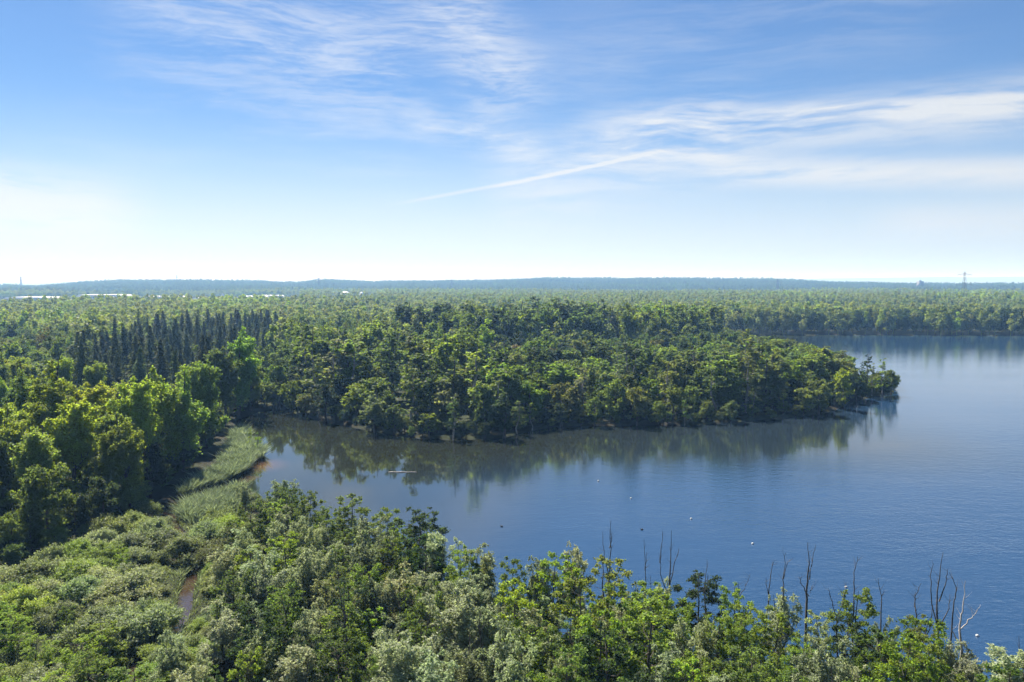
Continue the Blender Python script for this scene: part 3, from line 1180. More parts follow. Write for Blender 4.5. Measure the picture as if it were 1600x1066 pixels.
HERO = [
    ('willow', 895, 985, 838, 'cream', 'cream-coloured willow leaning over the shore on a dark stem', 0.62),
    ('birch', 403, 714, 672, 'bright', 'small yellow-green tree on its own clump in the cove', 1.35, 'mid'),
    ('birch', 391, 712, 668, 'bright', 'slender yellow-green sapling at the point of the reed bed', 1.2, 'mid'),
    ('alder', 1333, 1052, 918, 'fresh', 'layered green tree wrapped round a dead spire', 0.95),
    ('willow', 1385, 1075, 960, 'pale', 'silver willow with two thin tufts on the lake corner', 0.62),
    ('willow', 1218, 1052, 915, 'pale', 'broad silver willow pierced by leaning dead stems', 0.85),
    ('willow', 420, 850, 775, 'grey', 'round soft green willow nearest the stream mouth', 0.95),
    ('willow', 385, 815, 745, 'grey', 'grey-green willow on the bank opposite the reed bed', 0.8),
    ('alder', 455, 840, 762, 'mid', 'mid-green alder rising behind the round soft willow', 1.3),
    ('alder', 555, 868, 772, 'mid', 'leafy green alder topping the near headland by the water', 1.4),
    ('alder', 660, 912, 792, 'dark', 'dark alder on the lake edge of the near headland', 1.3),
    ('willow', 490, 905, 812, 'pale', 'bright silver willow dome in the middle of the near headland', 0.95),
    ('willow', 760, 960, 840, 'olive', 'large drooping olive willow above the lake edge', 1.0),
    ('willow', 690, 940, 825, 'pale', 'yellow-tinged silver willow beside the drooping olive one', 0.95),
    ('willow', 570, 1010, 905, 'olive', 'yellow-green weeping willow before the weathered trunk', 0.85),
    ('willow', 575, 925, 858, 'pale', 'small round silver willow in a dark hollow', 0.75),
    ('alder', 945, 1005, 868, 'olive', 'yellowing alder under the thin twin-stemmed dead top', 1.1),
    ('willow', 1040, 1012, 905, 'pale', 'pale willow behind the three-pronged snag', 0.9),
    ('alder', 1095, 1025, 892, 'dark', 'broad dark green alder on the shore', 1.15),
    ('willow', 985, 1015, 905, 'grey', 'silver-grey willow beside the thin dead poles', 0.8),
    ('alder', 1145, 1030, 915, 'fresh', 'green alder with open twigs against the lake', 0.95),
    ('willow', 845, 985, 862, 'grey', 'tall grey willow tip against the lake', 0.8),
    ('alder', 800, 985, 872, 'mid', 'slim green alder at the waterside', 0.8),
    ('willow', 1480, 1090, 990, 'pale', 'silver willow at the feet of the largest snag', 0.8),
    ('alder', 1275, 1060, 955, 'pale', 'pale open-twigged tree below the two-tined snag', 0.9),
    ('alder', 1440, 1085, 965, 'olive', 'olive alder behind the leaning thick trunk', 0.85),
    ('alder', 1560, 1110, 1040, 'mid', 'low green alder filling the bottom corner by the lake', 1.1),
]
for t in HERO:
    hero(t[0], t[1], t[2], t[3], t[4], t[5], t[6], t[7] if len(t) > 7 else 'near')

def not_reed(c):
    """keeps the open reaches of the stream and the low reeds free of bushes"""
    px, py = pix(c[0], c[1], 0)
    if 250 < px < 388 and 760 < py < 832:
        return False
    if 226 < px < 346 and 888 < py < 1075:
        return False
    return True


# --- near thicket on the headland
thicket = [gp(330, 1000), gp(350, 930), gp(385, 880), gp(430, 815), gp(470, 820), gp(520, 845), gp(600, 875), gp(680, 912), gp(760, 950), gp(850, 992),
           gp(1025, 1015), gp(1200, 1046), gp(1431, 1090), gp(1640, 1135), gp(1700, 1230), gp(1000, 1240), gp(300, 1240), gp(260, 1100)]
pts = scatter(thicket, 230, 3.2, shore=0.6, stream=1.5, test=not_reed)
for x, y in pts:
    px, py = pix(x, y, 0)
    edge = lake_sd(np.array([[x, y]]))[0]
    left = px < 560
    kind = pick(willow=0.55, alder=0.45) if px < 800 else pick(willow=0.42, alder=0.58)
    if kind == 'willow':
        h = U(4.5, 9.6) if left else U(5.0, 11)
        plant('willow', 'near', x, y, h, pick(pale=.52, grey=.36, olive=.12), 'thicket', wide=U(.9, 1.3))
    else:
        h = U(4.4, 9.8) if px < 800 else U(5.6, 11.8)
        plant('alder', 'near', x, y, h, pick(fresh=.38, mid=.28, bright=.22, dark=.12), 'thicket', wide=U(.95, 1.35))

# --- marsh bushes on both banks of the stream
marsh = [gp(-120, 1180), gp(-120, 925), gp(40, 915), gp(130, 880), gp(200, 838), gp(255, 800), gp(300, 800), gp(380, 775), gp(395, 800), gp(400, 850),
         gp(360, 920), gp(330, 1000), gp(300, 1080), gp(280, 1180)]


pts = scatter(marsh, 110, 4.0, shore=1.0, stream=1.3, test=not_reed)
for x, y in pts:
    px, py = pix(x, y, 0)
    if py > 1010 and px < 240 and rng.uniform() < .6:
        plant('alder', 'near', x, y, U(4, 6.5), pick(fresh=.6, bright=.4), 'marsh', wide=U(1.5, 2.0))
    elif rng.uniform() < 0.08 and px < 220:
        plant('alder', 'near', x, y, U(3.5, 5.5), pick(fresh=.5, mid=.5), 'marsh', wide=1.1)
    else:
        plant('bush', 'near', x, y, U(2.8, 5.4), pick(grey=.22, olive=.36, bright=.34, pale=.08), 'marsh', wide=U(.95, 1.45))

for px, py, h, tn in [(258, 985, 1.6, 'grey'), (318, 990, 1.8, 'bright'), (272, 1018, 2.0, 'pale'), (300, 1032, 2.6, 'olive'), (330, 1040, 3.0, 'bright'), (262, 1050, 2.8, 'grey'), (285, 1066, 3.2, 'olive'),
                      (330, 940, 2.0, 'olive'), (250, 940, 2.2, 'grey'), (338, 905, 2.4, 'bright'), (240, 910, 2.4, 'olive'), (236, 970, 2.6, 'bright'),
                      (338, 975, 2.4, 'grey'), (238, 1010, 2.4, 'olive'), (345, 1005, 2.8, 'olive'), (236, 1050, 2.8, 'bright'), (345, 940, 2.4, 'pale')]:
    x, y = G(px, py)
    plant('bush', 'near', x, y, h, tn, 'marsh', wide=1.2)

# --- wood on the near left
leftwood = [gp(-160, 930), gp(40, 893), gp(120, 858), gp(190, 818), gp(250, 775), gp(290, 732), gp(330, 690), gp(360, 664), P(385, 290), P(380, 330),
            P(320, 262), P(170, 232), P(60, 290), P(-60, 330), P(-220, 250)]
LW = [  # the poplars one can tell apart: base px, base row, top row, tint
    (85, 772, 575, 'bright'), (150, 765, 600, 'yellow'), (255, 752, 580, 'bright'), (285, 742, 590, 'fresh'), (218, 770, 590, 'bright'), (175, 812, 672, 'fresh'),
    (20, 790, 640, 'bright'), (330, 700, 570, 'fresh'), (372, 652, 518, 'bright'), (395, 645, 560, 'fresh'), (120, 800, 625, 'yellow'), (45, 760, 590, 'fresh'),
    (300, 705, 575, 'fresh'), (205, 800, 655, 'bright'), (350, 668, 545, 'mid'),
]
for px, by, ty, tn in LW:
    x, y = gp(px, by)
    rv = ray(px, ty)
    h = CAMH + rv.z * y / rv.y + 0.9
    reserve(x, y, 6)
    plant('poplar', 'near', x, y, h, tn, 'leftwood', wide=U(1.0, 1.25))
for px, by, ty, tn in [(75, 868, 722, 'mid'), (165, 838, 742, 'dark'), (235, 785, 690, 'dark'), (20, 888, 800, 'mid'), (285, 738, 660, 'dark'), (120, 850, 770, 'dark'), (330, 688, 640, 'mid')]:
    x, y = gp(px, by)
    rv = ray(px, ty)
    reserve(x, y, 5)
    plant('broad', 'near', x, y, CAMH + rv.z * y / rv.y, tn, 'leftwood', wide=U(.95, 1.15))
pts = scatter(leftwood, 90, 5.2, shore=2)
for x, y in pts:
    if rng.uniform() < 0.5:
        plant('poplar', 'near', x, y, U(15, 21), pick(fresh=.35, bright=.25, mid=.4), 'leftwood', wide=U(1.05, 1.4))
    else:
        plant('broad', 'near', x, y, U(9, 15), pick(dark=.5, mid=.35, olive=.15), 'leftwood')

PLACED = np.zeros((0, 3))
skirt = [gp(-160, 945), gp(40, 905), gp(120, 868), gp(190, 828), gp(250, 785), gp(290, 742), gp(330, 700), gp(352, 668), gp(330, 655), gp(250, 700), gp(160, 760), gp(60, 810), gp(-160, 850)]
pts = scatter(skirt, 110, 3.6, shore=2)
for x, y in pts:
    plant('broad', 'near', x, y, U(4.0, 7.5), pick(dark=.5, mid=.35, olive=.15), 'skirt', wide=U(1.2, 1.6))
# --- dark conifers behind it
spr = [P(70, 268), P(150, 236), P(250, 240), P(330, 268), P(390, 335), P(440, 430), P(455, 560), P(330, 600), P(225, 520), P(160, 400)]
pts = scatter(spr, 200, 7.6)
for x, y in pts:
    if rng.uniform() < .09:
        plant('poplar', 'mid', x, y, U(15, 21), pick(fresh=.4, mid=.6), 'mainland', wide=1.3)
        continue
    plant('spruce', 'mid', x, y, U(14, 27), 'spruce', 'spruces', wide=U(.85, 1.3), jitter=0.08)

# --- the wooded peninsula


def cap(px, d, h):
    """height that keeps the canopy under the outline it has against the lake arm"""
    y = np.interp(px, [700, 1040, 1100, 1150, 1200, 1250, 1300, 1340, 1400], [496, 500, 508, 514, 522, 533, 545, 560, 590])
    return max(4.5, min(h, CAMH - (y - HORIZON) * d / F))


shorepts = [gp(*p) for p in front_shore]
pen_front = [tuple(s) for s in shorepts[2:]] + [gp(1408, 611), gp(1392, 601)] + [P(1330, 352), P(1230, 345), P(1100, 300), P(900, 285), P(700, 268), P(560, 275), P(450, 300)]
HB = [('broad', 478, 652, 612, 'olive', 'low spreading olive bush-like tree at the head of the cove', 1.5),
      ('birch', 1378, 622, 560, 'bright', 'bright slim tree near the tip of the wooded peninsula', 1.5),
      ('broad', 1392, 618, 575, 'mid', 'rounded tree overhanging the water at the very tip of the peninsula', 0.9),
      ('birch', 1352, 622, 552, 'dark', 'dark spiky tree at the thin end of the peninsula', 1.6),
      ('birch', 1362, 620, 568, 'fresh', 'green slim tree squeezed between two others near the tip', 1.5),
      ('broad', 1318, 640, 572, 'yellow', 'yellow-flecked tree where the peninsula narrows', 0.8),
      ('broad', 1338, 628, 585, 'dark', 'low dark tree at the neck before the tip', 1.0)]
for k, px, by, ty, tn, lb, wd in HB:
    x, y = G(px, by)
    rv = ray(px, ty)
    reserve(x, y, 3.0)
    plant(k, 'mid', x, y, CAMH + rv.z * y / rv.y - .3, tn, 'hero', wide=wd, label=lb, jitter=.05)
pts = scatter(pen_front, 170, 6.2, shore=-0.6)
for x, y in pts:
    px, py = pix(x, y, 0)
    e = lake_sd(np.array([[x, y]]))[0]
    if px > 1325:
        h = U(5.5, 8)
    elif e < 5:
        h = U(6.5, 11.5)
    elif e < 14:
        h = U(9.5, 15)
    else:
        h = U(12, 18)
    k = pick(broad=.72, birch=.28)
    if k == 'birch' and e > 8:
        h *= 1.3
    h = cap(px, y, h * 1.12)
    if k == 'broad' and rng.uniform() < .3:
        k = 'poplar'
        h *= 1.1
    plant(k, 'mid', x, y, h, pick(mid=.36, dark=.22, olive=.17, fresh=.2, grey=.05), 'penfront', wide=U(1.05, 1.4) * (1.6 if k != 'broad' else 1))
rim = [tuple(s) for s in shorepts[2:]] + [gp(1408, 611), gp(1392, 601), gp(1330, 600), gp(1250, 635), gp(1080, 648), gp(900, 650), gp(790, 664), gp(650, 664), gp(545, 650), gp(450, 630)]
PLACED = np.zeros((0, 3))
pts = scatter(rim, 230, 2.3, shore=-1.8)
for x, y in pts:
    plant('broad', 'mid', x, y, U(3.0, 5.8), pick(mid=.35, dark=.35, olive=.2, grey=.1), 'rim', wide=U(1.2, 1.7))
pen_mid = [P(450, 300), P(560, 275), P(700, 268), P(900, 285), P(1100, 300), P(1230, 345), P(1330, 352), P(1240, 420), P(1130, 470), P(1050, 470), P(900, 440), P(700, 420), P(560, 400), P(440, 400)]
pts = scatter(pen_mid, 220, 8.0, shore=1)
for x, y in pts:
    px, py = pix(x, y, 0)
    if px < 760:
        k = pick(birch=.45, poplar=.30, broad=.25)
        h = {'birch': U(17, 23), 'poplar': U(21, 26.5), 'broad': U(13, 18)}[k]
        plant(k, 'mid', x, y, h * 1.1, pick(fresh=.4, mid=.3, bright=.16, dark=.14), 'penmid', wide=U(1.45, 1.9) * (.75 if k == 'broad' else 1))
    else:
        k = pick(birch=.15, poplar=.25, broad=.6)
        h = cap(px, y, {'birch': U(16, 20), 'broad': U(13, 19), 'poplar': U(16, 22)}[k])
        plant(k, 'mid', x, y, h, pick(mid=.34, dark=.24, olive=.2, fresh=.16, russet=.06), 'penmid', wide=U(1.15, 1.5) * (1.45 if k != 'broad' else 1))
arm = [P(1330, 352), P(1240, 415), P(1130, 465), P(1085, 520), P(1092, 590), gp(1105, 534), gp(1150, 544), gp(1220, 558), gp(1280, 575), gp(1330, 588)]
pts = scatter(arm, 60, 6.0, shore=-0.5)
for x, y in pts:
    px, py = pix(x, y, 0)
    h = cap(px, y, U(9, 14))
    plant('broad', 'mid', x, y, h, pick(mid=.4, fresh=.3, olive=.3), 'penmid', wide=U(1.2, 1.6) * min(1.6, 12 / h))
pen_back = [P(640, 430), P(760, 425), P(900, 445), P(1050, 478), P(1125, 485), P(1100, 540), P(900, 540), P(700, 520), P(620, 480)]
pts = scatter(pen_back, 80, 9.5, shore=2)
for x, y in pts:
    px, py = pix(x, y, 0)
    tn = pick(bright=.45, fresh=.4, olive=.15) if px > 960 else pick(mid=.5, dark=.4, fresh=.1)
    plant('poplar', 'mid', x, y, U(28, 35), tn, 'penback', wide=U(1.5, 2.0))
cove_head = [P(365, 290), gp(372, 660), gp(412, 642), gp(450, 640), P(470, 300), P(460, 330), P(445, 400), P(400, 340)]
pts = scatter(cove_head, 40, 4.6, shore=0.5)
for x, y in pts:
    k = pick(poplar=.4, broad=.6)
    plant(k, 'mid', x, y, U(14, 20) if k == 'poplar' else U(7, 13), pick(dark=.5, mid=.4, fresh=.1), 'cove', wide=U(1.2, 1.6))
mainland = [P(440, 405), P(560, 405), P(640, 430), P(640, 520), P(700, 530), P(600, 560), P(480, 560), P(450, 500)]
pts = scatter(mainland, 110, 7.5)
for x, y in pts:
    k = pick(poplar=.6, broad=.4)
    plant(k, 'mid', x, y, U(19, 25) if k == 'poplar' else U(14, 18), pick(fresh=.3, mid=.35, bright=.2, olive=.15), 'mainland', wide=U(1.1, 1.35))
leftback = [P(-160, 260), P(60, 300), P(150, 405), P(225, 525), P(-160, 525)]
pts = scatter(leftback, 170, 7.8)
for x, y in pts:
    k = pick(poplar=.35, broad=.65)
    plant(k, 'mid', x, y, U(17, 22) if k == 'poplar' else U(13, 17.5), pick(fresh=.3, mid=.25, olive=.26, dark=.16, russet=.03), 'leftback', wide=U(1.15, 1.4))
farshore = [G(1090, 525.6), G(1120, 523.6), G(1250, 522.6), G(1400, 523.1), G(1680, 524), P(1680, 720), P(1250, 730), P(1080, 690)]
pts = scatter(farshore, 190, 7.6, shore=0.5)
for x, y in pts:
    e = lake_sd(np.array([[x, y]]))[0]
    k = pick(poplar=.3, broad=.7)
    h = U(17, 21) if e < 12 else U(19, 25)
    plant(k, 'mid', x, y, h, pick(mid=.35, dark=.5, olive=.15), 'farshore', wide=U(1.1, 1.35) * (1.0 if k == 'poplar' else .8))


# ------------------------------------------------------------------ the far woods, one mass
grow()


def build_far_forest():
    protos = bpy.data.collections.new('far tree shapes')
    k = 0

    def lowtree(g, h, wide, n, size, lo):
        """a handful of lumps over a dome"""
        m = 11
        d = unit(g.normal(size=(m, 3)) + np.array([0, 0, .55]))
        zc, hz = h * (1 + lo) / 2, h * (1 - lo) / 2
        C = np.c_[d[:, 0] * wide * .62, d[:, 1] * wide * .62, zc + d[:, 2] * hz * .66]
        C = np.vstack([C, [[0, 0, h - wide * .42]]])
        i = g.integers(0, m + 1, n)
        e = unit(g.normal(size=(n, 3)) + np.array([0, 0, .35]))
        r = wide * .46 * g.uniform(.55, 1.12, n)
        p = C[i] + e * r[:, None] + g.normal(size=(n, 3)) * .15
        return leaf_quads(p, e * .6 + g.normal(size=(n, 3)) * .6 + np.array([0, 0, .3]), size, .8, None, g)
    shapes = []
    for i in range(8):
        g = np.random.default_rng(900 + i)
        v = lowtree(g, (19, 21, 18, 20, 24, 25, 23, 16)[i], (5.0, 5.4, 5.8, 4.6, 4.0, 3.8, 4.4, 6.0)[i], 460, 1.25, (.1, .1, .2, .1, .1, .15, .05, .2)[i])
        mb = MB()
        mb.tube([(0, 0, -1), (0, 0, 6)], [.3, .2], 4)
        vv = np.concatenate([v, mb.v[0]])
        qq = np.concatenate([np.arange(len(v)).reshape(-1, 4), mb.q[0] + len(v)])
        shapes.append(mesh_np('far tree %d' % i, vv, qq, [M_far], lf=g.uniform(0, 1, len(qq))))
    where_ = {}
    for key in ('poplar_mid', 'broad_mid', 'birch_mid', 'broad_near'):
        for v, (tr, cr) in enumerate(PROTO[key]):
            where_[key, v] = len(shapes)
            me = cr.copy()
            me.materials.clear()
            me.materials.append(M_far)
            shapes.append(me)
    for i, me in enumerate(shapes):
        protos.objects.link(bpy.data.objects.new('far_tree_shape_%03d' % i, me))
    P_, S_, T_, I_ = [], [], [], []
    cols = [np.array(TINT[t]) for t in ('mid', 'fresh', 'olive', 'dark', 'bright', 'grey')]

    def ring(d0, d1, gap, a0, a1, scale, keep=None, n_over=1.0):
        area = 0.5 * (a1 - a0) * (d1 * d1 - d0 * d0)
        n = int(area / (gap * gap) * n_over)
        d = np.sqrt(rng.uniform(d0 * d0, d1 * d1, n))
        a = rng.uniform(a0, a1, n)
        # jittered grid in place of white noise keeps the canopy closed
        x, y = d * np.sin(a), d * np.cos(a)
        gx, gy = np.round(x / gap), np.round(y / gap)
        _, idx = np.unique(np.stack([gx, gy], 1), axis=0, return_index=True)
        x = (gx[idx] + rng.uniform(-.42, .42, len(idx))) * gap
        y = (gy[idx] + rng.uniform(-.42, .42, len(idx))) * gap
        pts = np.stack([x, y], 1)
        dd = np.hypot(x, y)
        ok = (dd > d0) & (dd < d1)
        nr = dd < 1600
        sd = np.full(len(x), 99.)
        sd[nr] = lake_sd(pts[nr])
        ok &= sd > 3
        if keep is not None:
            ok &= keep(x, y, dd)
        pts = pts[ok]
        z = ground_z(pts[:, 0], pts[:, 1]) - 0.4
        m = len(pts)
        stand = vnoise(pts[:, 0], pts[:, 1], 90, 5)
        stand2 = vnoise(pts[:, 0], pts[:, 1], 260, 8)
        mixv = np.clip(stand * .6 + stand2 * .5 - .05 + rng.normal(size=m) * .09, 0, .999)
        order = [3, 0, 2, 2, 1, 4]
        ci = (mixv * 6).astype(int)
        col = np.array([cols[order[c]] for c in ci]) * (1 + .12 * rng.normal(size=(m, 1))) * (1 + .035 * rng.normal(size=(m, 3)))
        P_.append(np.c_[pts, z])
        gapn = np.clip((vnoise(pts[:, 0], pts[:, 1], 140, 21) - .72) * 6, 0, 1)
        s = scale * rng.uniform(.74, 1.14, m) * (0.80 + .40 * stand2) * (1 - .4 * gapn)
        S_.append(np.c_[s * 1.12, s * 1.12, s])
        T_.append(np.clip(col * 1.08 + np.array([.012, .013, .014]), .01, .45))  # tint lifted and greyed, a little haze put into the leaf colour
        I_.append(rng.integers(0, 8, m))

    polys = [np.array(p) for p in (arm, mainland, leftback, spr, pen_back, pen_mid, farshore, leftwood)]

    def free(x, y, dd):
        pts = np.stack([x, y], 1)
        ok = np.ones(len(x), bool)
        for p in polys:
            ok &= ~inside(pts, p)
        ok &= (dd > 405)
        px = 800 + F * x / y
        ok &= ~((px > 1060) & (y < 645))
        return ok

    def no_field(x, y, dd):
        px = 800 + F * x / y
        field = (px > -400) & (px < 470) & (dd > 1450) & (dd < 2750)
        field |= (px > 515) & (px < 590) & (dd > 1750) & (dd < 2450)
        return ~field
    ring(400, 1500, 8.4, R(-42), R(42), 1.0, lambda x, y, dd: free(x, y, dd) & no_field(x, y, dd), 2.2)
    ring(1500, 2900, 11, R(-40), R(40), 1.0, no_field, 2.2)
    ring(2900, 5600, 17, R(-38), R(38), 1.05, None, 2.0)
    T_[-1] = T_[-1] * np.array([.45, .5, .6])  # farthest crowns darkened and blued, haze painted into their tint
    # the woods that close the view on both sides, off the picture
    ring(60, 400, 9, R(-75), R(-41), 0.8, None, 2.0)
    for p in MASS:
        if (p['key'], p['v']) in where_:
            P_.append(np.array([[p['x'], p['y'], .35]]))
            S_.append(np.array([[p['w'], p['w'], p['s']]]))
            T_.append(p['c'][None])
            I_.append(np.array([where_[p['key'], p['v']]]))
    print('joined to the forest', len(MASS))
    pts = np.concatenate(P_)
    me = bpy.data.meshes.new('forest')
    me.vertices.add(len(pts))
    me.vertices.foreach_set('co', pts.astype(np.float32).ravel())
    a = me.attributes.new('tree_scale', 'FLOAT_VECTOR', 'POINT')
    a.data.foreach_set('vector', np.concatenate(S_).astype(np.float32).ravel())
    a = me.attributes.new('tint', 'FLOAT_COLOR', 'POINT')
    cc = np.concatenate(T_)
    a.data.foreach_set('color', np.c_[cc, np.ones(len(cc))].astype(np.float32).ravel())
    a = me.attributes.new('shape', 'INT', 'POINT')
    a.data.foreach_set('value', np.concatenate(I_).astype(np.int32))
    a = me.attributes.new('turn', 'FLOAT_VECTOR', 'POINT')
    a.data.foreach_set('vector', np.c_[np.zeros((len(pts), 2)), rng.uniform(0, 6.28, len(pts))].astype(np.float32).ravel())
    o = link('forest', me)
    tag(o, 'closed far woodland stretching behind the lake to the hills', 'forest', kind='stuff')
    ng = bpy.data.node_groups.new('forest', 'GeometryNodeTree')
    ng.interface.new_socket('Geometry', in_out='INPUT', socket_type='NodeSocketGeometry')
    ng.interface.new_socket('Geometry', in_out='OUTPUT', socket_type='NodeSocketGeometry')
    gi = ng.nodes.new('NodeGroupInput')
    go = ng.nodes.new('NodeGroupOutput')
    ci = ng.nodes.new('GeometryNodeCollectionInfo')
    ci.inputs['Collection'].default_value = protos
    ci.inputs['Separate Children'].default_value = True
    ci.inputs['Reset Children'].default_value = True
    ip = ng.nodes.new('GeometryNodeInstanceOnPoints')
    ip.inputs['Pick Instance'].default_value = True

    def attr(nm, ty):
        n = ng.nodes.new('GeometryNodeInputNamedAttribute')
        n.data_type = ty
        n.inputs['Name'].default_value = nm
        return n.outputs[0]
    mp = ng.nodes.new('GeometryNodeMeshToPoints')
    ng.links.new(gi.outputs[0], mp.inputs[0])
    ng.links.new(mp.outputs[0], ip.inputs['Points'])
    ng.links.new(ci.outputs[0], ip.inputs['Instance'])
    ng.links.new(attr('shape', 'INT'), ip.inputs['Instance Index'])
    e2r = ng.nodes.new('FunctionNodeEulerToRotation')
    ng.links.new(attr('turn', 'FLOAT_VECTOR'), e2r.inputs[0])
    ng.links.new(e2r.outputs[0], ip.inputs['Rotation'])
    ng.links.new(attr('tree_scale', 'FLOAT_VECTOR'), ip.inputs['Scale'])
    ng.links.new(ip.outputs[0], go.inputs[0])
    md = o.modifiers.new('scatter', 'NODES')
    md.node_group = ng
    print('far trees', len(pts))


build_far_forest()


# ------------------------------------------------------------------ distant hills
def build_hills():
    m = plain('far wooded hills', (0.05, 0.075, 0.03), 0.95, 0.5, 0.004)
    px = np.linspace(-500, 2100, 220)
    d0 = 17000.0
    ridge = np.interp(px, [-900, 200, 330, 380, 420, 700, 1150, 1230, 1300, 1400, 1470, 1480, 1500, 1560, 1600, 2600],
                      [443, 441, 438.5, 438.6, 440.5, 441.5, 439, 436.5, 435, 434.2, 433.2, 432.9, 433.6, 433, 432.6, 434])
    ridge = ridge + (vnoise(px, px * 0, 40, 4) - .5) * .7
    rows = [(0.86, 0.0), (0.93, 0.45), (1.0, 1.0), (1.12, 0.7), (1.3, 0.0)]
    V = []
    for k, f in rows:
        for p_, rr in zip(px, ridge):
            x, y = P(p_, d0 * k)
            top = CAMH + (443 - rr) * d0 / F
            V.append((x, y, max(-5, top * f + (vnoise([x], [y], 900, 2)[0] - .5) * 22 * (1 if 0 < f < 1 else 0) - (5 if f == 0 else 0))))
    n = len(px)
    q = [(r * n + i, r * n + i + 1, (r + 1) * n + i + 1, (r + 1) * n + i) for r in range(len(rows) - 1) for i in range(n - 1)]
    tag(link('hills', mesh_np('hills', V, q, [m], smooth=True)), kind='structure')


build_hills()


# ------------------------------------------------------------------ reeds and marsh grass
def build_reeds(name, polys, n, hmin, hmax, width, tint, label, lean=(0.12, 0.0), clear=0.3, sd_lake=-0.3):
    g = np.random.default_rng(77 + n)
    P0 = []
    for poly, share in polys:
        poly = np.asarray(poly, float)
        lo, hi = poly.min(0), poly.max(0)
        c = g.uniform(lo, hi, size=(int(n * share * 4), 2))
        c = c[inside(c, poly)]
        c = c[(stream_sd(c) > clear) & (lake_sd(c) > sd_lake)][:int(n * share)]
        P0.append(c)
    p = np.concatenate(P0)
    m = len(p)
    pat = vnoise(p[:, 0], p[:, 1], 1.7, 6) * .6 + vnoise(p[:, 0], p[:, 1], 5.0, 16) * .4
    h = g.uniform(hmin, hmax, m) * (0.35 + 1.2 * pat)
    base = np.c_[p, np.full(m, 0.25)]
    ln = np.array([lean[0], lean[1], 0]) + g.normal(size=(m, 3)) * np.array([.55, .55, 0])
    tip = base + np.c_[ln[:, :2] * h[:, None], h]
    az = g.uniform(0, 3.14, m)
    side = np.c_[np.cos(az), np.sin(az), np.zeros(m)] * width
    mid = base * .45 + tip * .55 + np.array([0, 0, .12]) * h[:, None]
    v = np.stack([base, mid + side, tip, mid - side], 1).reshape(-1, 3)
    me = mesh_np(name, v, np.arange(len(v)).reshape(-1, 4), [M_reed], lf=np.clip(g.uniform(0, 1, m) * .6 + pat * .4, 0, 1))
    o = link(name, me)
    o.color = tint + (1,)
    tag(o, label, 'reeds' if 'reed' in name else 'grass', kind='stuff')


M_reed = leaf_material('reed blades', silver=0.6, trans=0.35, through=(1.3, 1.4, 0.85, 1))
reed_bed = [gp(276, 780), gp(308, 760), gp(336, 740), gp(356, 716), gp(362, 690), gp(378, 672), gp(388, 690), gp(397, 716), gp(386, 738), gp(350, 756), gp(318, 766), gp(290, 778)]
reed_low = [gp(278, 812), gp(292, 796), gp(330, 782), gp(375, 768), gp(384, 790), gp(350, 812), gp(300, 826)]
clump = [gp(398, 716), gp(402, 706), gp(414, 706), gp(417, 716), gp(408, 720)]
build_reeds('reeds', [(reed_bed, .72), (reed_low, .26), (clump, .02)], 42000, 1.2, 2.9, 0.085, (0.165, 0.200, 0.125), 'pale reed bed between the dark wood and the rusty stream', sd_lake=-2.5)
build_reeds('marsh_grass', [(marsh, 1.0)], 42000, 0.5, 1.1, 0.07, (0.15, 0.175, 0.085), 'pale tussocky marsh grass among the bushes', lean=(.35, -.1))


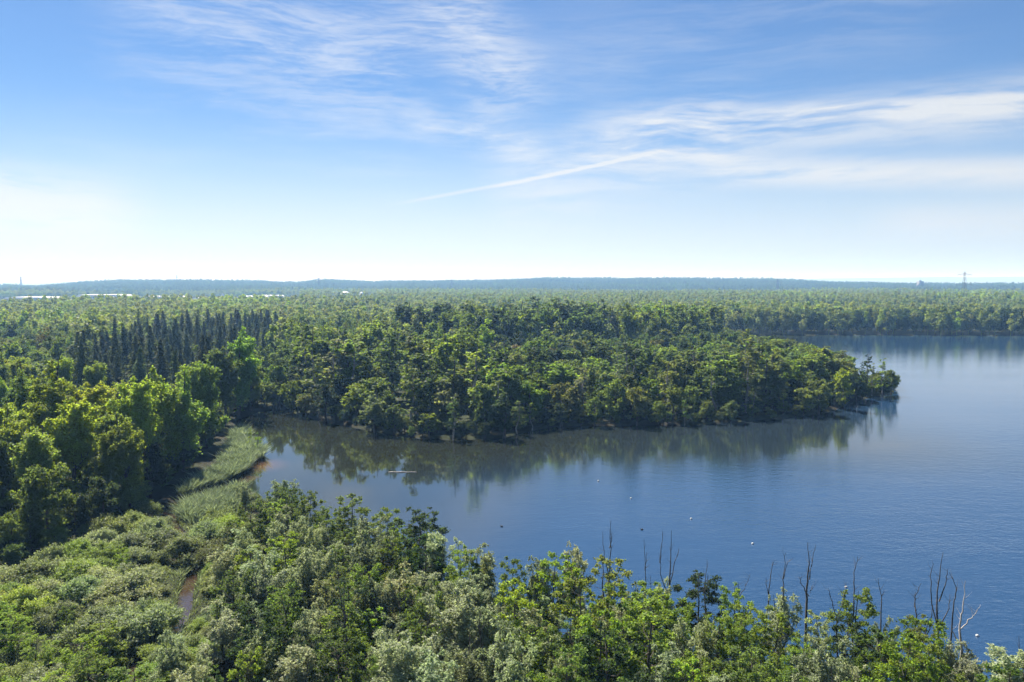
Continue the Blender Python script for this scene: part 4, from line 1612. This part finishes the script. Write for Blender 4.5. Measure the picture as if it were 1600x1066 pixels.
# ------------------------------------------------------------------ small things on the water
def build_water_things():
    mw = plain('white float', (0.5, 0.5, 0.48), .4, .08, 3)
    md = plain('dark rubber', (0.03, 0.03, 0.035), .6, .2, 3)
    spots = [((935, 752), 'small white buoy nearest the wooded peninsula'), ((986, 779), 'white buoy, second from the peninsula in the slanting row'),
             ((1080, 811), 'white buoy, third in the slanting row on open water'), ((1176, 850), 'white buoy alone on the open blue water above the two-tined snag'),
             ((1322, 918), 'white buoy beside the Y-shaped snag'), ((1527, 994), 'white buoy nearest the lake corner past the bleached dead tree')]
    for (px, py), lb in spots:
        x, y = G(px, py)
        r = bpy.data.objects.new('buoy', None)
        r.location = (x, y, 0)
        r.scale = (.78, .78, .78)
        COL.objects.link(r)
        b = MB()
        b.lathe([(0, -.22), (.2, -.16), (.29, .0), (.27, .14), (.17, .26), (.06, .31), (0, .315)], 12)
        link('float', b.mesh('buoy float', mw, True), r)
        b = MB()
        b.lathe([(.29, -.03), (.315, .0), (.31, .04), (.285, .05)], 12)
        link('collar', b.mesh('buoy collar', md, True), r)
        b = MB()
        b.tube([(0, 0, .3), (0, 0, .42)], [.03, .03], 6)
        link('lifting_eye', b.mesh('buoy eye', md), r)
        tag(r, lb, 'buoy', 'buoys on the lake')
    mdk = plain('dark feathers', (0.035, 0.03, 0.028), .8, .3, 4)
    for (px, py), lb in [((1003, 828), 'dark duck swimming on the open blue water'), ((784, 823), 'dark duck swimming close to the near headland')]:
        x, y = G(px, py)
        b = MB()
        for i, (cx, cz, rr) in enumerate([(0, .06, .0)]):
            pass
        body = [(-.28, .10, .02), (-.2, .1, .09), (-.05, .08, .14), (.1, .08, .13), (.2, .1, .08), (.235, .2, .05), (.25, .27, .06), (.29, .28, .045), (.36, .265, .012)]
        b.tube([(q[0], 0, q[1]) for q in body], [q[2] for q in body], 8)
        o = link('duck', b.mesh('duck', mdk, True))
        o.location = (x, y, 0)
        o.rotation_euler = (0, 0, U(0, 6))
        tag(o, lb, 'duck', 'ducks on the lake')
    # floating log
    x0, y0 = G(607, 738.5)
    x1, y1 = G(651, 738)
    g = np.random.default_rng(3)
    n = 12
    t = np.linspace(0, 1, n)
    r = bpy.data.objects.new('floating_log', None)
    r.location = (x0, y0, 0)
    COL.objects.link(r)
    b = MB()
    b.tube(np.c_[t * (x1 - x0), t * (y1 - y0) + .06 * np.sin(t * 9), .05 + .035 * np.sin(t * 17)], np.interp(t, [0, .1, 1], [.1, .17, .07]), 7)
    link('trunk', b.mesh('log', M_bleach, True), r)
    b = MB()
    b.tube([(1.3, 0, .05), (1.5, .05, .35), (1.62, .1, .5)], [.05, .03, .012], 5)
    link('branch_stub', b.mesh('log stub', M_bleach, True), r)
    tag(r, 'long pale log floating in the dark tree reflections', 'log')


build_water_things()


# ------------------------------------------------------------------ far structures
def pylon(px, d, h, base_z, label, arms=((0.70, 10.5), (0.86, 7.5)), thick=0.42):
    mt = PYL
    x, y = P(px, d)
    r = bpy.data.objects.new('power_pylon', None)
    r.location = (x, y, base_z)
    r.rotation_euler = (0, 0, R(12))
    COL.objects.link(r)
    w0, w1 = h * .075, h * .012
    lv = np.linspace(0, 1, 9)
    for sx, sy in ((1, 1), (1, -1), (-1, 1), (-1, -1)):
        b = MB()
        b.tube([(sx * w0, sy * w0, -1), (sx * (w0 + w1) * .42, sy * (w0 + w1) * .42, h * .5), (sx * w1, sy * w1, h * .93)], thick, 4)
        link('leg', b.mesh('pylon leg', mt), r)
    b = MB()
    for i in range(8):
        za, zb = lv[i], lv[i + 1]
        wa, wb = np.interp(za, [0, .5, 1], [w0, (w0 + w1) * .42, w1]), np.interp(zb, [0, .5, 1], [w0, (w0 + w1) * .42, w1])
        for s in (-1, 1):
            b.tube([(-wa, s * wa, za * h * .93), (wb, s * wb, zb * h * .93)], thick * .55, 4)
            b.tube([(wa, s * wa, za * h * .93), (-wb, s * wb, zb * h * .93)], thick * .55, 4)
            b.tube([(s * wa, -wa, za * h * .93), (s * wb, wb, zb * h * .93)], thick * .55, 4)
    link('lattice', b.mesh('pylon lattice', mt), r)
    for f, half in arms:
        b = MB()
        z = h * f
        half = half * h / 60
        for s in (-1, 1):
            b.tube([(0, s * w1, z + h * .03), (half, 0, z), (half + .1, 0, z)], [thick * .7, thick * .6, thick * .6], 4)
            b.tube([(0, s * w1, z + h * .03), (-half, 0, z), (-half - .1, 0, z)], [thick * .7, thick * .6, thick * .6], 4)
        b.tube([(-half, 0, z), (half, 0, z)], thick * .7, 4)
        for u in (-1, -.55, .55, 1):
            b.tube([(u * half, 0, z), (u * half, 0, z - h * .05)], thick * .4, 4)
        link('crossarm', b.mesh('pylon arm', mt), r)
    b = MB()
    b.tube([(0, 0, h * .9), (0, 0, h)], [thick * .8, thick * .4], 4)
    link('mast_tip', b.mesh('pylon tip', mt), r)
    tag(r, label, 'pylon', 'power pylons on the horizon')


PYL = plain('galvanised steel', (0.20, 0.21, 0.23), .5, .1, .2, .3)
pylon(1505, 1250, 67, 1, 'tall lattice pylon with wide arms standing in the wood behind the lake', ((0.62, 15), (0.86, 12)), .19)
pylon(1214, 3000, 64, 2, 'pylon over the far wood, nearer the peninsula than the tallest one', thick=.85)
pylon(706, 3600, 60, 8, 'thin pylon above the middle of the wooded ridge', thick=.85)
pylon(499, 3700, 66, 10, 'pylon rising in front of the small rounded hill', thick=.85)
pylon(278, 4700, 62, 38, 'small pylon on the crest of the long ridge', thick=.65)
pylon(35, 3900, 78, 6, 'pylon above the white roofs at the far end of the plain', thick=.7)
pylon(1037, 5000, 52, 46, 'faint pylon on the ridge behind the highest woods', thick=.85)


def far_buildings():
    white = plain('white roof sheet', (0.78, 0.79, 0.80), .45, .05, .02)
    wall = plain('pale cladding', (0.45, 0.47, 0.48), .6, .08, .05)
    dark = plain('blue grey cladding', (0.10, 0.17, 0.22), .6, .1, .05)
    conc = plain('tower render', (0.13, 0.125, 0.14), .7, .08, .05)
    glass = plain('tower glazing', (0.05, 0.07, 0.09), .2, .2, .2)

    def hall(px, d, wide, deep, h, label, roofm=white, wallm=wall, bays=5):
        x, y = P(px, d)
        r = bpy.data.objects.new('warehouse', None)
        r.location = (x, y, 0.6)
        COL.objects.link(r)
        b = MB()
        b.box((0, 0, h / 2 - .3), (wide, deep, h))
        link('wall', b.mesh('hall wall', wallm), r)
        for k in range(bays):
            bw = wide / bays
            cx = -wide / 2 + bw * (k + .5)
            b = MB()
            v = [(cx - bw * .49, -deep / 2 - .6, h), (cx, -deep / 2 - .6, h + 2.6), (cx + bw * .49, -deep / 2 - .6, h),
                 (cx - bw * .49, deep / 2 + .6, h), (cx, deep / 2 + .6, h + 2.6), (cx + bw * .49, deep / 2 + .6, h)]
            b.add(v, [(0, 1, 4, 3), (1, 2, 5, 4), (0, 3, 5, 2), (0, 2, 1, 1), (3, 4, 5, 5)])
            link('roof_bay', b.mesh('roof bay', roofm), r)
        b = MB()
        for k in range(bays * 2):
            b.box((-wide / 2 + wide * (k + .5) / (bays * 2), -deep / 2 - .06, h * .35), (wide / bays * .28, .1, h * .55))
        link('door', b.mesh('doors', dark), r)
        tag(r, label, 'warehouse', 'white halls on the far plain')
    hall(55, 2000, 80, 120, 8, 'long white-roofed hall below the pylon on the far plain', bays=7)
    hall(90, 1900, 36, 60, 7, 'smaller white-roofed hall touching the long one')
    hall(165, 2350, 120, 90, 9, 'wide white hall at the foot of the ridge', bays=9)
    hall(195, 1950, 62, 50, 9.5, 'blue-grey walled hall among the white roofs', dark, dark)
    hall(205, 1850, 50, 40, 4.5, 'low white hall before the blue-grey one')
    hall(262, 2250, 110, 60, 6, 'flat white hall midway along the plain', bays=8)
    hall(290, 1850, 46, 40, 4, 'low white shed just above the treetops')
    hall(330, 2000, 70, 60, 6, 'white hall next to the white heap')
    hall(395, 2250, 70, 70, 6.5, 'white hall right of the white heap')
    hall(425, 2400, 60, 60, 6.5, 'last white hall of the row before the dome')
    # dome
    x, y = P(540, 2300)
    r = bpy.data.objects.new('storage_dome', None)
    r.location = (x, y, 8)
    COL.objects.link(r)
    b = MB()
    prof = [(16 * math.cos(a), 14 * math.sin(a)) for a in np.linspace(0, math.pi / 2, 9)]
    b.lathe(prof, 28)
    link('shell', b.mesh('dome shell', white, True), r)
    b = MB()
    b.lathe([(16.2, -8), (16.2, 0.3), (15.6, .5)], 28)
    link('ring_wall', b.mesh('dome base', wall), r)
    tag(r, 'white storage dome rising above the treetops', 'dome')
    x, y = P(566, 2300)
    b = MB()
    b.lathe([(11, 0), (9, 8), (6.5, 15), (3.5, 19), (0, 20)], 20)
    o = link('covered_heap', b.mesh('heap', white, True))
    o.location = (x, y, 0.5)
    o.scale = (1, .8, 1)
    tag(o, 'white covered heap next to the dome', 'heap')
    x, y = P(349, 2100)
    b = MB()
    b.lathe([(8, 0), (5, 9), (2, 17), (0, 20)], 16)
    o = link('white_heap', b.mesh('heap2', white, True))
    o.location = (x, y, 0.5)
    tag(o, 'pointed white heap among the far halls', 'heap')

    def tower(px, d, wide, base, h, label, storeys, name='tower_block'):
        x, y = P(px, d)
        r = bpy.data.objects.new(name, None)
        r.location = (x, y, base)
        r.rotation_euler = (0, 0, R(32))
        COL.objects.link(r)
        b = MB()
        b.box((0, 0, h / 2), (wide, wide * .8, h))
        link('wall', b.mesh('tower wall', conc), r)
        for k in range(storeys):
            b = MB()
            z = h * (k + .6) / storeys
            b.box((0, -wide * .4 - .06, z), (wide * .9, .14, h / storeys * .45))
            b.box((wide * .5 + .06, 0, z), (.14, wide * .7, h / storeys * .45))
            link('window', b.mesh('tower windows', glass), r)
        b = MB()
        b.box((0, 0, h + 1.9), (wide * .35, wide * .35, 3.8))
        link('roof', b.mesh('lift house', conc), r)
        b = MB()
        b.tube([(0, 0, h + 3), (0, 0, h + 12)], .35, 5)
        link('antenna', b.mesh('antenna', PYL), r)
        tag(r, label, 'building')
    tower(1436, 3600, 24, 4, 51, 'blocky tower block on the horizon beside the tall pylon', 14)
    tower(1541, 4200, 14, 10, 36, 'small dark block on the horizon past the tall pylon', 9)
    tower(650, 4900, 14, 44, 18, 'tiny block on the crest of the ridge', 4)
    tower(289, 4900, 26, 44, 16, 'low building on the crest beside the small pylon', 3)


far_buildings()


# ------------------------------------------------------------------ labels
def words(n):
    return ['first', 'second', 'third', 'fourth', 'fifth', 'sixth', 'seventh', 'eighth', 'ninth', 'tenth', 'eleventh', 'twelfth', 'thirteenth', 'fourteenth',
            'fifteenth', 'sixteenth', 'seventeenth', 'eighteenth', 'nineteenth', 'twentieth'][n]


def where(t):
    z, px, d = t['zone'], t['px'], t['d']
    if z == 'thicket':
        col = ('by the stream' if px < 400 else 'by the weathered trunk' if px < 620 else 'on the near headland' if px < 860 else
               'near the three-pronged snag' if px < 1120 else 'near the two-tined snag' if px < 1330 else 'near the largest snag')
        return ('waterside ' if d > 112 else 'midway ' if d > 98 else 'bottom-edge ', col)
    if z == 'marsh':
        return ('', 'by the stream bend' if px > 230 and d > 120 else 'in marsh below dark wood' if d > 120 else 'in the marsh corner' if px < 130 else 'by the lower stream')
    if z == 'leftwood':
        return ('front-rank ' if d < 165 else 'inner ', 'behind the reed bed' if px > 230 else 'above the marsh')
    if z == 'skirt':
        return ('low ', 'at the wood edge by reeds' if px > 230 else 'at the wood edge above marsh')
    if z == 'spruces':
        return ('', 'in the conifer stand, %s tier' % words(min(13, int((d - 230) / 27))))
    if z == 'rim':
        return ('shrubby ', 'overhanging the water ' + ('near the cove' if px < 620 else 'above the log' if px < 860 else 'mid-peninsula' if px < 1120 else 'towards the tip'))
    if z == 'penfront':
        return ('', 'on peninsula shore ' + ('near the cove' if px < 620 else 'above the log' if px < 860 else 'at its middle' if px < 1120 else 'towards its tip'))
    if z == 'penmid':
        return ('', 'inside the peninsula ' + ('above the cove' if px < 640 else 'before tall poplars' if px < 900 else 'among russet crowns' if px < 1120 else 'towards its tip'))
    if z == 'penback':
        return ('', 'in the row crowning the peninsula, ' + ('front' if d < 480 else 'rear'))
    if z == 'cove':
        return ('', 'at the dark head of the cove')
    if z == 'mainland':
        return ('', 'between conifers and tall poplars, ' + ('near' if d < 460 else 'far'))
    if z == 'leftback':
        return ('', 'beside the conifer stand, ' + ('near' if d < 400 else 'far'))
    return ('', 'along the far shore, ' + ('waterline' if d < 690 else 'second rank'))


NOUN = {'poplar': 'poplar', 'broad': 'round-crowned tree', 'birch': 'slender tree', 'spruce': 'spruce', 'willow': 'willow', 'alder': 'alder', 'bush': 'rounded bush'}
GROUP = {'thicket': 'trees of the near thicket', 'marsh': 'bushes of the marsh', 'leftwood': 'trees of the wood above the marsh', 'spruces': 'spruces of the dark stand',
         'penfront': 'trees on the peninsula shore', 'penmid': 'trees inside the peninsula', 'penback': 'tall poplars crowning the peninsula', 'mainland': 'trees between conifers and poplars',
         'leftback': 'trees of the mixed wood', 'farshore': 'trees along the far shore', 'cove': 'trees at the head of the cove', 'rim': 'shrubs on the peninsula waterline', 'skirt': 'low trees at the wood edge'}
byl = {}
for t in TREES:
    if t['label']:
        t['o']['label'] = t['label']
        continue
    pre, post = where(t)
    t['base'] = '%s%s %s %s' % (pre, TINT_WORD[t['tint']], NOUN[t['kind']], post)
    t['o']['group'] = GROUP[t['zone']]
    byl.setdefault(t['base'], []).append(t)
for base, ts in byl.items():
    ts.sort(key=lambda t: t['px'])
    n = len(ts)
    for i, t in enumerate(ts):
        if n == 1:
            t['o']['label'] = base
        elif n <= 20:
            t['o']['label'] = '%s, %s from left' % (base, words(i)) if i <= n // 2 else '%s, %s from right' % (base, words(n - 1 - i))
        elif n <= 38:
            t['o']['label'] = '%s, %s from left' % (base, words(i)) if i < 19 else '%s, %s from right' % (base, words(n - 1 - i))
        else:
            t['o']['label'] = base
            t['o']['group'] = GROUP[t['zone']] + ', ' + TINT_WORD[t['tint']]

# ------------------------------------------------------------------ haze
def build_haze():
    m, t, out = mat('haze')
    p = t.node('ShaderNodeVolumePrincipled')
    p.inputs['Color'].default_value = (0.28, 0.56, 1.0, 1)
    p.inputs['Absorption Color'].default_value = (1, 1, 1, 1)
    p.inputs['Density'].default_value = 1.5e-4
    p.inputs['Anisotropy'].default_value = 0.15
    t.l.new(p.outputs[0], out.inputs['Volume'])
    b = MB()
    b.box((0, 0, 124), (68000, 68000, 256))
    o = link('haze', b.mesh('haze', m))
    tag(o, 'pale bluish summer haze over the whole plain', 'haze', kind='stuff')


build_haze()
from collections import Counter
print(Counter(t['kind'] for t in TREES), Counter(t['zone'] for t in TREES))
